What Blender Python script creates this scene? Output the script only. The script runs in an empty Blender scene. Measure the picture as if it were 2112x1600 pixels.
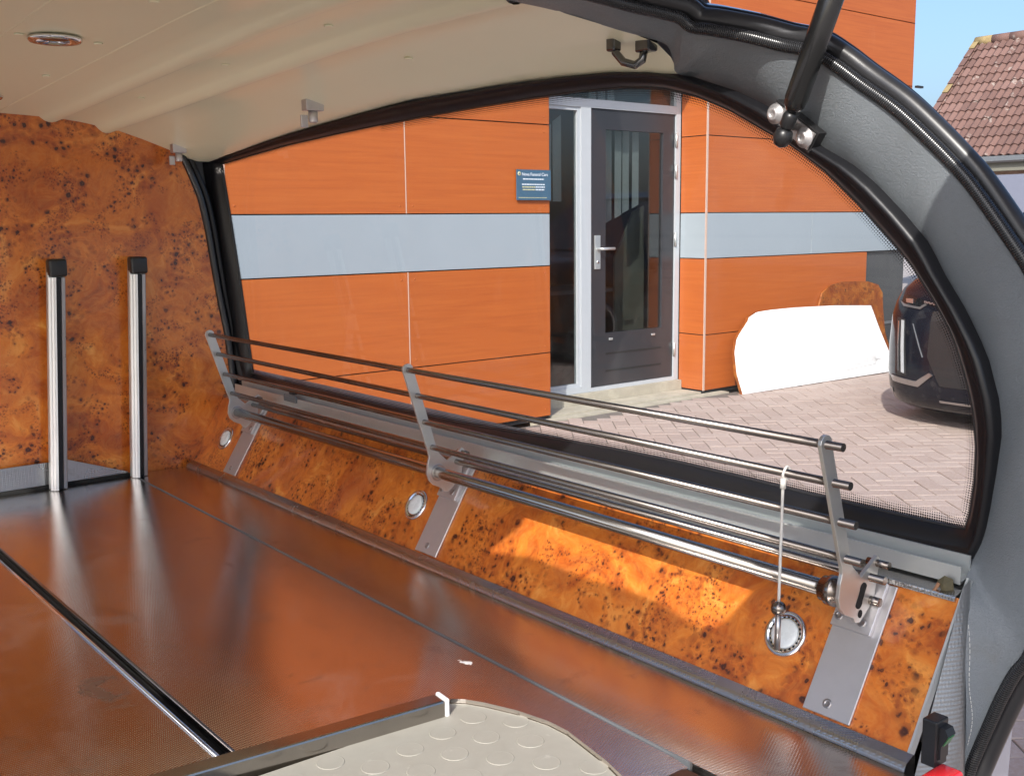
import bpy, bmesh, math, random
from mathutils import Vector, Matrix
random.seed(7)
S = bpy.context.scene
COL = S.collection

# ------------------------------------------------------------------ camera, light, exposure
cam_d = bpy.data.cameras.new('camera'); cam = bpy.data.objects.new('camera', cam_d); COL.objects.link(cam)
S.camera = cam
cam_d.sensor_width = 36.0; cam_d.lens = 37.5; cam_d.clip_start = 0.05; cam_d.clip_end = 600
CAM = Vector((0, 0, 1.42))
_cx = Vector((0.776, -0.631, -0.011)); _cy = Vector((0.105, 0.112, 0.988)); _cz = Vector((-0.622, -0.768, 0.153))
_cz.normalize(); _cx = (_cx - _cz * _cx.dot(_cz)).normalized(); _cy = _cz.cross(_cx)
m = Matrix((_cx, _cy, _cz)).transposed().to_4x4(); m.translation = CAM
cam.matrix_world = m

SUN_TO = Vector((1.45, 1.0, -1.30)).normalized()
ELEV = math.asin(-SUN_TO.z)
W = bpy.data.worlds.new('World'); S.world = W; W.use_nodes = True
wn = W.node_tree; wn.nodes.clear()
sky = wn.nodes.new('ShaderNodeTexSky'); sky.sky_type = 'NISHITA'; sky.sun_disc = False
sky.sun_elevation = ELEV; sky.sun_rotation = math.atan2(-SUN_TO.x, -SUN_TO.y) % (2 * math.pi)
sky.air_density = 1.0; sky.dust_density = 4.0; sky.ozone_density = 5.0
bg = wn.nodes.new('ShaderNodeBackground'); bg.inputs[1].default_value = 0.15
wo = wn.nodes.new('ShaderNodeOutputWorld')
wn.links.new(sky.outputs[0], bg.inputs[0]); wn.links.new(bg.outputs[0], wo.inputs[0])
sl = bpy.data.lights.new('sun', 'SUN'); sl.energy = 3.2; sl.angle = math.radians(0.5); sl.color = (1.0, 0.955, 0.89)
so = bpy.data.objects.new('sun', sl); COL.objects.link(so)
so.rotation_euler = SUN_TO.to_track_quat('-Z', 'Y').to_euler(); so.location = (-5, -5, 8)
S.view_settings.view_transform = 'Standard'; S.view_settings.look = 'None'
S.view_settings.exposure = 0.74; S.view_settings.gamma = 1.0; S.view_settings.use_curve_mapping = False
S.cycles.use_denoising = True
S.cycles.max_bounces = 10; S.cycles.diffuse_bounces = 7; S.cycles.glossy_bounces = 6; S.cycles.transparent_max_bounces = 16
S.cycles.sample_clamp_indirect = 6.0
S.cycles.caustics_reflective = True; S.cycles.blur_glossy = 0.6

# ------------------------------------------------------------------ node materials
class NM:
    def __init__(s, name):
        s.m = bpy.data.materials.new(name); s.m.use_nodes = True; s.t = s.m.node_tree
        s.b = s.t.nodes['Principled BSDF']; s.out = s.t.nodes['Material Output']
    def n(s, typ, ins=None, **pr):
        x = s.t.nodes.new(typ)
        for k, v in pr.items(): setattr(x, k, v)
        for k, v in (ins or {}).items(): s.i(x, k, v)
        return x
    def i(s, x, k, v):
        if isinstance(v, bpy.types.NodeSocket): s.t.links.new(v, x.inputs[k])
        else: x.inputs[k].default_value = v
    def math(s, op, a, b=None, c=None, clamp=False):
        x = s.n('ShaderNodeMath', operation=op, use_clamp=clamp); s.i(x, 0, a)
        if b is not None: s.i(x, 1, b)
        if c is not None: s.i(x, 2, c)
        return x.outputs[0]
    def ramp(s, f, stops, interp='LINEAR'):
        x = s.n('ShaderNodeValToRGB'); s.i(x, 0, f); e = x.color_ramp.elements; x.color_ramp.interpolation = interp
        while len(e) < len(stops): e.new(0.5)
        for q, (p, c) in zip(e, stops):
            q.position = p; q.color = c if len(c) == 4 else (*c, 1)
        return x.outputs[0]
    def mix(s, f, a, b, blend='MIX'):
        x = s.n('ShaderNodeMix', data_type='RGBA', blend_type=blend)
        s.i(x, 0, f)
        s.i(x, 6, a if isinstance(a, bpy.types.NodeSocket) else (*a, 1))
        s.i(x, 7, b if isinstance(b, bpy.types.NodeSocket) else (*b, 1))
        return x.outputs[2]
    def noise(s, vec, scale, detail=3, rough=0.5, dist=0.0, out=0):
        x = s.n('ShaderNodeTexNoise', {'Scale': scale, 'Detail': detail, 'Roughness': rough, 'Distortion': dist})
        if vec is not None: s.i(x, 'Vector', vec)
        return x.outputs[out]
    def pos(s): return s.n('ShaderNodeNewGeometry').outputs['Position']
    def obj(s): return s.n('ShaderNodeTexCoord').outputs['Object']
    def uv(s): return s.n('ShaderNodeTexCoord').outputs['UV']
    def mapv(s, v, scale=(1, 1, 1), rot=(0, 0, 0)):
        return s.n('ShaderNodeMapping', {'Vector': v, 'Scale': scale, 'Rotation': rot}).outputs[0]
    def sstep(s, x, a, b):
        r = s.n('ShaderNodeMapRange', {'Value': x, 'From Min': a, 'From Max': b}, interpolation_type='SMOOTHSTEP')
        return r.outputs[0]
    def bump(s, h, strength=0.3, dist=0.002):
        x = s.n('ShaderNodeBump', {'Strength': strength, 'Distance': dist, 'Height': h}); return x.outputs[0]
    def P(s, **k):
        for a, v in k.items():
            a = a.replace('_', ' ')
            if a == 'Base Color' and isinstance(v, tuple): v = (*v[:3], 1)
            s.i(s.b, a, v)
        return s

def simple(name, col, rough=0.5, metal=0.0, coat=0.0, wear=0.12, scale=18, bump=0.0, bscale=200, spec=0.5):
    q = NM(name); v = q.obj()
    f = q.noise(v, scale, 4, 0.6)
    c = q.mix(f, tuple(x * (1 - wear) for x in col), tuple(min(1, x * (1 + wear)) for x in col))
    r = q.math('MULTIPLY_ADD', f, 0.16, rough - 0.08)
    q.P(Base_Color=c, Roughness=r, Metallic=metal, Coat_Weight=coat, Coat_Roughness=0.06)
    q.i(q.b, 'Specular IOR Level', spec)
    if bump: q.P(Normal=q.bump(q.noise(v, bscale, 2), bump, 0.001))
    return q.m

def burl_mat(name='burl_veneer', dim=1.0):
    q = NM(name); p = q.pos()
    w = q.noise(p, 5.5, 3, 0.5, out=1)
    w2 = q.n('ShaderNodeVectorMath', operation='MULTIPLY_ADD'); q.i(w2, 0, w); w2.inputs[1].default_value = (0.16,) * 3; q.i(w2, 2, p)
    pw = w2.outputs[0]
    f = q.noise(pw, 8.0, 7, 0.62, 1.4)
    base = q.ramp(f, [(0.25, (0.25, 0.045, 0.009)), (0.40, (0.46, 0.096, 0.010)), (0.56, (0.64, 0.176, 0.018)), (0.76, (0.82, 0.37, 0.080))])
    sw = q.noise(pw, 30, 5, 0.7, 3.5)
    base = q.mix(q.sstep(sw, 0.35, 0.7), base, q.mix(0.22, base, (0.72, 0.36, 0.10)))
    red = q.sstep(q.noise(p, 4.2, 2), 0.50, 0.72)
    base = q.mix(q.math('MULTIPLY', red, 0.40), base, (0.34, 0.055, 0.010))
    # eyes: clustered knots with pale halo and dark ring
    ew = q.noise(p, 75, 4, 0.62, out=1)
    ev = q.n('ShaderNodeVectorMath', operation='MULTIPLY_ADD'); q.i(ev, 0, ew); ev.inputs[1].default_value = (0.013,) * 3; q.i(ev, 2, p)
    clus = q.sstep(q.noise(pw, 9.5, 3, 0.55), 0.47, 0.56)
    col = base
    for sc, rr, off, lo, dk in ((165, 0.30, (0.3, 5.1, 2.2), 0.53, 0.8), (98, 0.33, (0, 0, 0), 0.525, 0.95), (52, 0.31, (3.1, 1.7, 0.4), 0.525, 1.0)):
        mv = q.n('ShaderNodeMapping', {'Vector': ev.outputs[0], 'Location': off}).outputs[0]
        vo = q.n('ShaderNodeTexVoronoi', {'Scale': float(sc), 'Vector': mv, 'Randomness': 1.0})
        d = vo.outputs['Distance']
        rnd = q.n('ShaderNodeSeparateColor', {0: vo.outputs['Color']}).outputs[0]
        rad = q.math('MULTIPLY_ADD', q.math('POWER', rnd, 1.6), rr, 0.12)
        t = q.math('DIVIDE', d, rad)
        core = q.math('SUBTRACT', 1.0, q.sstep(t, 0.60, 1.10))
        halo = q.math('SUBTRACT', 1.0, q.sstep(t, 0.9, 3.0))
        cl = q.noise(q.n('ShaderNodeMapping', {'Vector': pw, 'Location': (off[1] * 0.03, off[0] * 0.03, off[2] * 0.02)}).outputs[0], 10.0, 3, 0.55)
        mk = q.sstep(cl, lo, lo + 0.07)
        col = q.mix(q.math('MULTIPLY', q.math('MULTIPLY', halo, mk), 0.55), col, (0.22, 0.038, 0.009))
        col = q.mix(q.math('MULTIPLY', q.math('MULTIPLY', core, mk), dk), col, (0.052, 0.013, 0.008))
        pip = q.math('SUBTRACT', 1.0, q.sstep(t, 0.1, 0.4))
        col = q.mix(q.math('MULTIPLY', q.math('MULTIPLY', pip, mk), 0.45), col, (0.20, 0.06, 0.02))
    sc_ = q.noise(q.mapv(p, (1, 1, 1)), 320, 2)
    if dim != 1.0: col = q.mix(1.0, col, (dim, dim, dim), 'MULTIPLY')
    q.P(Base_Color=col, Roughness=q.math('MULTIPLY_ADD', sc_, 0.12, 0.26), Coat_Weight=0.42, Coat_Roughness=0.07)
    return q.m

def deck_mat(name='embossed_steel', rough=0.11, strength=0.15, col=(0.66, 0.61, 0.57)):
    q = NM(name); p = q.pos()
    s = q.n('ShaderNodeSeparateXYZ', {0: q.mapv(p, (1, 1, 1), (0, 0, 0.35))})
    k = 2 * math.pi / 0.0056
    a = q.math('SINE', q.math('MULTIPLY', s.outputs[0], k)); b = q.math('SINE', q.math('MULTIPLY', s.outputs[1], k * 1.0))
    c = q.math('SINE', q.math('MULTIPLY', s.outputs[2], k))
    h = q.math('MULTIPLY_ADD', a, b, c)
    st = q.noise(p, 14, 6, 0.7, 0.5); dirt = q.sstep(st, 0.56, 0.70)
    sp = q.sstep(q.noise(p, 260, 2), 0.70, 0.78)
    scr = q.sstep(q.noise(q.mapv(p, (90, 4, 6), (0, 0, 0.5)), 1.0, 3, 0.6), 0.66, 0.80)
    wear = q.math('ADD', q.math('MULTIPLY', dirt, 0.10), q.math('MULTIPLY', scr, 0.06))
    r = q.math('ADD', wear, rough)
    cc = q.mix(q.math('MULTIPLY', dirt, 0.35), col, (0.33, 0.27, 0.22))
    cc = q.mix(q.math('MULTIPLY', sp, 0.5), cc, (0.75, 0.72, 0.68))
    lr = q.sstep(q.noise(p, 3.2, 3, 0.6), 0.40, 0.68)
    r = q.math('ADD', r, q.math('MULTIPLY', lr, 0.055))
    met = None
    if name == 'embossed_steel':
        pn_ = q.n('ShaderNodeVectorMath', operation='MULTIPLY_ADD'); q.i(pn_, 0, q.noise(p, 30, 4, 0.65, out=1)); pn_.inputs[1].default_value = (0.05,) * 3; q.i(pn_, 2, p)
        def blob(c, r0, r1, sy=1.0):
            v = q.n('ShaderNodeVectorMath', operation='SUBTRACT'); q.i(v, 0, pn_.outputs[0]); v.inputs[1].default_value = (c[0] + 0.025, c[1] + 0.025, 0.745)
            v2 = q.n('ShaderNodeVectorMath', operation='MULTIPLY'); q.i(v2, 0, v.outputs[0]); v2.inputs[1].default_value = (1, sy, 0)
            d = q.n('ShaderNodeVectorMath', operation='LENGTH'); q.i(d, 0, v2.outputs[0])
            return q.math('SUBTRACT', 1.0, q.sstep(d.outputs['Value'], r0, r1))
        ring = q.math('MULTIPLY', blob((0.485, 1.605), 0.028, 0.036, 0.6), q.math('SUBTRACT', 1.0, q.math('MULTIPLY', blob((0.50, 1.60), 0.012, 0.022, 0.6), 0.8)))
        soot = blob((0.500, 1.275), 0.006, 0.030, 1.6)
        drip = blob((0.969, 1.321), 0.0035, 0.0065, 0.55)
        cc = q.mix(q.math('MULTIPLY', ring, 0.7), cc, (0.26, 0.19, 0.145)); cc = q.mix(q.math('MULTIPLY', soot, 0.85), cc, (0.03, 0.022, 0.018)); cc = q.mix(drip, cc, (0.80, 0.80, 0.78))
        mk_ = q.math('MAXIMUM', q.math('MAXIMUM', q.math('MULTIPLY', ring, 0.05), q.math('MULTIPLY', soot, 0.7)), drip)
        film_ = q.math('MULTIPLY', q.sstep(q.noise(p, 5.0, 5, 0.65, 0.8), 0.45, 0.75), 0.05)
        cc = q.mix(q.math('MULTIPLY', film_, 2.0), cc, (0.62, 0.56, 0.52)); mk_ = q.math('MAXIMUM', mk_, film_)
        met = q.math('SUBTRACT', 1.0, mk_); r = q.math('ADD', r, q.math('MULTIPLY', q.math('MAXIMUM', mk_, q.math('MULTIPLY', ring, 0.3)), 0.4))
    q.P(Base_Color=cc, Metallic=1.0 if met is None else met, Roughness=r, Normal=q.bump(h, strength, 0.0005))
    return q.m

def brushed(name, col=(0.58, 0.555, 0.52), rough=0.30, axis=(4, 4, 300)):
    q = NM(name); p = q.pos()
    f = q.noise(q.mapv(p, axis), 1.0, 4, 0.6)
    d = q.noise(p, 40, 4, 0.6)
    q.P(Base_Color=q.mix(q.math('MULTIPLY', d, 0.4), col, tuple(x * 0.75 for x in col)), Metallic=1.0,
        Roughness=q.math('MULTIPLY_ADD', f, 0.16, rough - 0.08), Normal=q.bump(f, 0.05, 0.0005))
    if name == 'satin_plate': q.P(Metallic=0.7)
    return q.m

def leather_mat():
    q = NM('grey_leather'); p = q.pos()
    v = q.n('ShaderNodeTexVoronoi', {'Scale': 260.0, 'Vector': p}, feature='DISTANCE_TO_EDGE').outputs['Distance']
    wr = q.noise(q.mapv(p, (1, 1, 2.6), (0.4, 0, 0)), 95, 4, 0.65, 1.2)
    big = q.noise(p, 16, 3, 0.5)
    h = q.math('ADD', q.math('MULTIPLY', q.sstep(v, 0.0, 0.10), 0.35), q.math('MULTIPLY', wr, 1.1))
    st = q.sstep(q.noise(p, 11, 4, 0.6), 0.58, 0.75)
    c = q.mix(big, (0.160, 0.177, 0.191), (0.190, 0.212, 0.228))
    c = q.mix(q.math('MULTIPLY', st, 0.25), c, (0.14, 0.125, 0.10))
    q.P(Base_Color=c, Roughness=0.46, Normal=q.bump(h, 0.55, 0.0020))
    return q.m

def glass_mat(name, tint, refl=1.0, ior=1.5, film=0.0):
    q = NM(name); q.t.nodes.remove(q.b)
    tr = q.n('ShaderNodeBsdfTransparent', {'Color': (*tint, 1)})
    gl = q.n('ShaderNodeBsdfGlossy', {'Color': (1, 1, 1, 1), 'Roughness': 0.0})
    bf = q.n('ShaderNodeNewGeometry').outputs['Backfacing']
    fr = q.n('ShaderNodeFresnel', {'IOR': q.math('MULTIPLY_ADD', bf, 1 / ior - ior, ior)})
    sm = q.noise(q.pos(), 6, 4, 0.6)
    mx = q.n('ShaderNodeMixShader', {0: q.math('MULTIPLY', fr.outputs[0], refl), 1: tr.outputs[0], 2: gl.outputs[0]})
    if film:
        pv = q.pos(); st = q.sstep(q.noise(q.mapv(pv, (1, 9, 2.2), (0.5, 0, 0)), 1.0, 4, 0.6), 0.52, 0.78); sp = q.sstep(q.noise(pv, 3.0, 4, 0.6), 0.45, 0.75)
        df = q.n('ShaderNodeBsdfDiffuse', {'Color': (0.75, 0.78, 0.80, 1)})
        m2 = q.n('ShaderNodeMixShader', {0: q.math('MULTIPLY_ADD', q.math('MAXIMUM', st, q.math('MULTIPLY', sp, 0.6)), film, film * 0.5), 1: mx.outputs[0], 2: df.outputs[0]})
        q.t.links.new(m2.outputs[0], q.out.inputs[0])
    else: q.t.links.new(mx.outputs[0], q.out.inputs[0])
    return q.m

def frit_mat():
    q = NM('black_frit'); uv = q.uv()
    s = q.n('ShaderNodeSeparateXYZ', {0: uv}); u, v = s.outputs[0], s.outputs[1]     # u metres along the edge, v 0 (glass) to 1 (edge)
    pitch = 0.0036; k = math.pi / pitch
    a = q.math('SINE', q.math('MULTIPLY', u, k)); w = q.math('MULTIPLY', v, 0.021)
    b = q.math('SINE', q.math('MULTIPLY', w, k))
    lat = q.math('ABSOLUTE', q.math('MULTIPLY', a, b))
    thr = q.math('SUBTRACT', 1.0, q.math('MULTIPLY', v, 1.02))
    al = q.sstep(q.math('SUBTRACT', lat, thr), -0.07, 0.07)
    q.P(Base_Color=(0.008, 0.008, 0.009), Roughness=0.25, Alpha=al)
    return q.m

def braid_mat():
    q = NM('braided_edging'); s = q.n('ShaderNodeSeparateXYZ', {0: q.uv()})
    u, v = s.outputs[0], s.outputs[1]
    z = q.math('PINGPONG', q.math('MULTIPLY', v, 3.0), 0.5)
    h = q.math('SINE', q.math('MULTIPLY', q.math('ADD', q.math('MULTIPLY', u, 330.0), z), 6.283))
    q.P(Base_Color=q.mix(q.sstep(h, -0.6, 0.5), (0.010, 0.010, 0.011), (0.028, 0.029, 0.031)), Roughness=0.24, Normal=q.bump(h, 0.14, 0.0008))
    return q.m

def wood_panel_mat():
    q = NM('orange_wood_laminate'); p = q.obj()
    rnd = q.n('ShaderNodeObjectInfo').outputs['Random']
    pv = q.n('ShaderNodeVectorMath', operation='ADD'); q.i(pv, 0, p)
    cx = q.n('ShaderNodeCombineXYZ', {0: q.math('MULTIPLY', rnd, 37.0), 2: q.math('MULTIPLY', rnd, 19.0)}); q.i(pv, 1, cx.outputs[0])
    f = q.noise(q.mapv(pv.outputs[0], (1.6, 1.6, 60)), 1.0, 5, 0.62, 0.8)
    g = q.noise(q.mapv(pv.outputs[0], (0.7, 0.7, 5)), 1.0, 3, 0.5, 1.0)
    c = q.ramp(f, [(0.28, (0.325, 0.068, 0.010)), (0.50, (0.385, 0.088, 0.013)), (0.72, (0.43, 0.110, 0.018))])
    c = q.mix(q.math('MULTIPLY', g, 0.35), c, (0.44, 0.128, 0.025))
    sm = q.sstep(q.noise(q.mapv(pv.outputs[0], (9, 9, 1.2)), 1.0, 4, 0.65), 0.62, 0.8)
    c = q.mix(q.math('MULTIPLY', sm, 0.10), c, (0.66, 0.36, 0.22))
    hs = q.n('ShaderNodeHueSaturation', {'Color': c, 'Value': q.math('MULTIPLY_ADD', q.math('FRACT', q.math('MULTIPLY', rnd, 7.31)), 0.10, 0.95)}); q.P(Base_Color=hs.outputs[0], Roughness=0.42)
    return q.m

def brick_mat(name='clay_paver'):
    q = NM(name); p = q.pos()
    rnd = q.n('ShaderNodeObjectInfo').outputs['Random']
    at = q.n('ShaderNodeAttribute', attribute_name='tone').outputs['Fac']
    t = q.math('FRACT', q.math('ADD', rnd, at))
    c = q.ramp(t, [(0.0, (0.315, 0.238, 0.198)), (0.5, (0.345, 0.265, 0.222)), (1.0, (0.375, 0.298, 0.255))])
    f = q.noise(p, 60, 5, 0.7); c = q.mix(q.sstep(f, 0.35, 0.7), c, q.mix(0.5, c, (0.44, 0.38, 0.35)))
    d = q.noise(p, 2.2, 4, 0.6); c = q.mix(q.math('MULTIPLY', q.sstep(d, 0.45, 0.75), 0.24), c, (0.26, 0.205, 0.18))
    q.P(Base_Color=c, Roughness=0.85, Normal=q.bump(q.noise(p, 190, 3), 0.35, 0.002))
    return q.m

def tile_mat():
    q = NM('roof_tile_clay'); p = q.pos()
    rnd = q.n('ShaderNodeObjectInfo').outputs['Random']
    c = q.ramp(rnd, [(0.0, (0.115, 0.062, 0.050)), (0.5, (0.15, 0.082, 0.065)), (1.0, (0.175, 0.10, 0.082))])
    li = q.sstep(q.noise(p, 5.0, 4, 0.65), 0.60, 0.68)
    c = q.mix(q.math('MULTIPLY', li, 0.55), c, (0.34, 0.31, 0.27))
    dk = q.sstep(q.noise(p, 2.0, 3, 0.6), 0.55, 0.75); c = q.mix(q.math('MULTIPLY', dk, 0.4), c, (0.085, 0.05, 0.042))
    q.P(Base_Color=c, Roughness=0.8, Normal=q.bump(q.noise(p, 60, 3), 0.3, 0.004))
    return q.m

def paint_mat(name, col, rough=0.2):
    q = NM(name); f = q.noise(q.pos(), 9, 4, 0.6)
    q.P(Base_Color=q.mix(q.math('MULTIPLY', q.sstep(f, 0.5, 0.8), 0.12), col, (0.25, 0.23, 0.2)), Roughness=rough, Coat_Weight=1.0, Coat_Roughness=0.03)
    return q.m

def concrete_mat(name, col):
    q = NM(name); p = q.pos(); f = q.noise(p, 7, 6, 0.7); g = q.noise(p, 120, 3, 0.6)
    c = q.mix(q.sstep(f, 0.35, 0.7), tuple(x * 0.75 for x in col), col); c = q.mix(q.math('MULTIPLY', g, 0.3), c, tuple(x * 0.8 for x in col))
    q.P(Base_Color=c, Roughness=0.9, Normal=q.bump(g, 0.4, 0.003)); return q.m

def mat_rubber():
    q = NM('cream_rubber'); p = q.pos()
    f = q.noise(p, 24, 5, 0.65, 0.6); c = q.mix(f, (0.30, 0.282, 0.236), (0.38, 0.36, 0.31))
    br = q.sstep(q.noise(q.mapv(p, (6, 40, 6), (0, 0, 0.9)), 1.0, 4, 0.6), 0.66, 0.74)
    c = q.mix(q.math('MULTIPLY', br, 0.65), c, (0.22, 0.12, 0.065))
    sm = q.sstep(q.noise(p, 60, 4, 0.7), 0.62, 0.75); c = q.mix(q.math('MULTIPLY', sm, 0.4), c, (0.52, 0.49, 0.44))
    q.P(Base_Color=c, Roughness=0.55, Normal=q.bump(f, 0.1, 0.002)); return q.m

def liner_mat():
    q = NM('cream_liner'); p = q.pos(); f = q.noise(p, 5, 3)
    c = q.mix(f, (0.87, 0.84, 0.615), (0.90, 0.875, 0.65))
    q.P(Base_Color=c, Roughness=0.34, Coat_Weight=0.25, Coat_Roughness=0.16); return q.m

M = {}
M['burl'] = burl_mat(); M['burl_dark'] = burl_mat('shaded_burl', 0.45); M['deck'] = deck_mat(); M['emb'] = deck_mat('embossed_aluminium', 0.24, 0.24, (0.50, 0.49, 0.48))  # burl_dark: darker veneer copy, less sun on the leaning panel put into its colour
M['steel'] = brushed('brushed_steel', (0.26, 0.228, 0.205), 0.25); M['tubes'] = brushed('polished_tube', (0.37, 0.34, 0.31), 0.19); M['alu'] = brushed('anodised_aluminium', (0.66, 0.69, 0.68), 0.40, (4, 200, 4)); M['alu'].node_tree.nodes['Principled BSDF'].inputs['Metallic'].default_value = 0.72; M['plate'] = brushed('satin_plate', (0.60, 0.58, 0.58), 0.38, (60, 60, 60))
M['lip'] = simple('lit_anodised', (0.82, 0.83, 0.83), 0.42, 0.55, wear=0.04)  # left post lip made paler, light from the left side put into its colour
M['arm'] = brushed('satin_stainless', (0.62, 0.60, 0.565), 0.36, (60, 60, 60)); M['arm'].node_tree.nodes['Principled BSDF'].inputs['Metallic'].default_value = 0.8
M['endp'] = deck_mat('ribbed_aluminium', 0.36, 0.18, (0.42, 0.42, 0.42)); M['dchrome'] = simple('dark_chrome', (0.16, 0.16, 0.16), 0.16, 1.0, wear=0.1)
M['chrome'] = simple('polished_chrome', (0.75, 0.75, 0.75), 0.12, 1.0, wear=0.05)
M['leather'] = leather_mat(); M['liner'] = liner_mat()
M['rubber'] = simple('black_rubber', (0.010, 0.010, 0.012), 0.36, bump=0.15, bscale=90, spec=0.4)
M['bulb'] = simple('weatherstrip_rubber', (0.022, 0.022, 0.024), 0.33, bump=0.12, bscale=60, spec=0.6)
M['braid'] = braid_mat(); M['frit'] = frit_mat()
M['glass'] = glass_mat('side_glass', (0.945, 0.955, 0.955), 0.40, 1.5, 0.024)
M['tailglass'] = glass_mat('tailgate_glass_clear', (0.995, 0.995, 0.99), 0.5)
M['pane'] = glass_mat('building_glass', (0.72, 0.75, 0.75), 1.3, 1.55)
M['black'] = simple('black_plastic', (0.016, 0.016, 0.017), 0.35)
M['dark'] = simple('dark_gap', (0.008, 0.008, 0.008), 0.8)
M['greytrim'] = simple('grey_trim', (0.13, 0.14, 0.15), 0.5)
M['strut'] = simple('strut_paint', (0.010, 0.010, 0.010), 0.22, spec=0.6, wear=0.3)
M['frost'] = simple('frosted_lens', (0.74, 0.78, 0.78), 0.28, coat=0.5)
M['white'] = simple('white_frame_paint', (0.43, 0.46, 0.485), 0.35, wear=0.05)
M['whitep'] = simple('white_vinyl', (0.78, 0.79, 0.795), 0.5, wear=0.04)
M['hearsep'] = paint_mat('lavender_grey_paint', (0.36, 0.37, 0.42), 0.25)
M['suvp'] = paint_mat('black_car_paint', (0.005, 0.006, 0.011), 0.14); M['suvp'].node_tree.nodes['Principled BSDF'].inputs['Coat Weight'].default_value = 0.0; M['suvp'].node_tree.nodes['Principled BSDF'].inputs['Specular IOR Level'].default_value = 0.32
M['wood'] = wood_panel_mat()
M['grey'] = simple('grey_cladding', (0.285, 0.330, 0.362), 0.45, wear=0.04, scale=4)
M['joint'] = simple('aluminium_joint', (0.50, 0.36, 0.29), 0.45)
M['anth'] = simple('anthracite_paint', (0.027, 0.029, 0.034), 0.36, wear=0.08, scale=6)
M['darkclad'] = simple('dark_glossy_cladding', (0.050, 0.055, 0.058), 0.2, wear=0.2, scale=3)
M['brick'] = brick_mat(); M['sand'] = concrete_mat('joint_sand', (0.17, 0.15, 0.13)); M['conc'] = concrete_mat('concrete', (0.46, 0.42, 0.33))
M['far'] = concrete_mat('far_paving', (0.46, 0.40, 0.36))
M['tile'] = tile_mat(); M['lichen'] = simple('lichen_mortar', (0.25, 0.185, 0.085), 0.9, wear=0.6, scale=9)
M['brickwall'] = concrete_mat('brick_wall', (0.36, 0.24, 0.18)); M['bluegrey'] = simple('blue_grey_paint', (0.19, 0.205, 0.265), 0.5, wear=0.06)
M['sign'] = simple('navy_sign_face', (0.045, 0.105, 0.165), 0.35); M['print'] = simple('white_print', (0.62, 0.68, 0.74), 0.5, wear=0.02)
M['gold'] = simple('gold_print', (0.52, 0.50, 0.30), 0.5, wear=0.02)
M['slat'] = simple('reflected_stripe_grey', (0.33, 0.36, 0.355), 0.8, wear=0.12, scale=7)
M['room'] = simple('dark_room', (0.022, 0.022, 0.024), 0.8); M['beige'] = simple('beige_board', (0.17, 0.165, 0.13), 0.6)
M['red'] = simple('red_plastic', (0.62, 0.02, 0.025), 0.18, coat=0.5); M['green'] = simple('green_rocker', (0.015, 0.16, 0.05), 0.3)
M['mat'] = mat_rubber(); M['cordm'] = simple('white_cord', (0.62, 0.60, 0.56), 0.7, bump=0.6, bscale=500)
M['leaf'] = simple('dry_leaf', (0.10, 0.085, 0.045), 0.8, wear=0.4, scale=80); M['twig'] = simple('twig_bark', (0.34, 0.17, 0.09), 0.8)
M['tyre'] = simple('tyre_rubber', (0.018, 0.018, 0.018), 0.75); M['lamp'] = simple('headlamp_silver', (0.55, 0.57, 0.58), 0.15, 0.9)
M['drl'] = simple('clear_lamp_lens', (0.62, 0.66, 0.68), 0.1, 0.3); M['satin'] = simple('satin_trim', (0.42, 0.40, 0.39), 0.3, 0.9)
M['carglass'] = simple('dark_car_glass', (0.006, 0.007, 0.008), 0.04)
M['stitch'] = simple('pale_thread', (0.55, 0.55, 0.53), 0.8)

# ------------------------------------------------------------------ object helpers
WLOC = {}
def wloc(o): return WLOC.get(o.name, Vector((0, 0, 0)))
def raw(name, verts, faces, mat, parent=None, smooth=False, uvs=None, origin=None, kind=None):
    vs = [Vector(v) for v in verts]
    if origin is None:
        lo = Vector([min(v[i] for v in vs) for i in range(3)]); hi = Vector([max(v[i] for v in vs) for i in range(3)])
        origin = Vector(((lo.x + hi.x) / 2, (lo.y + hi.y) / 2, lo.z))
    origin = Vector(origin)
    me = bpy.data.meshes.new(name); me.from_pydata([v - origin for v in vs], [], faces)
    bm = bmesh.new(); bm.from_mesh(me); bmesh.ops.recalc_face_normals(bm, faces=bm.faces); bm.to_mesh(me); bm.free()
    if uvs:
        l = me.uv_layers.new(name='UVMap')
        for lp in me.loops: l.data[lp.index].uv = uvs[lp.vertex_index]
    me.materials.append(M[mat])
    if smooth:
        for p in me.polygons: p.use_smooth = True
    o = bpy.data.objects.new(name, me); COL.objects.link(o)
    WLOC[o.name] = origin
    if parent is not None: o.parent = parent; o.location = origin - wloc(parent)
    else: o.location = origin
    if kind: o['kind'] = kind
    return o
def thing(name, label, cat, loc, group=None):
    o = bpy.data.objects.new(name, None); COL.objects.link(o); o.location = loc; WLOC[o.name] = Vector(loc)
    o.empty_display_size = 0.1; o['label'] = label; o['category'] = cat
    if group: o['group'] = group
    return o
def tag(o, label, cat, group=None):
    o['label'] = label; o['category'] = cat
    if group: o['group'] = group
    return o
def bevel_geo(v, f, w, seg=2):
    bm = bmesh.new(); bv = [bm.verts.new(x) for x in v]
    for q in f: bm.faces.new([bv[i] for i in q])
    bmesh.ops.recalc_face_normals(bm, faces=bm.faces)
    bmesh.ops.bevel(bm, geom=list(bm.edges), offset=w, segments=seg, affect='EDGES', clamp_overlap=True, profile=0.5)
    bm.verts.index_update()
    V = [x.co.copy() for x in bm.verts]; F = [[y.index for y in x.verts] for x in bm.faces]; bm.free(); return V, F
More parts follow.
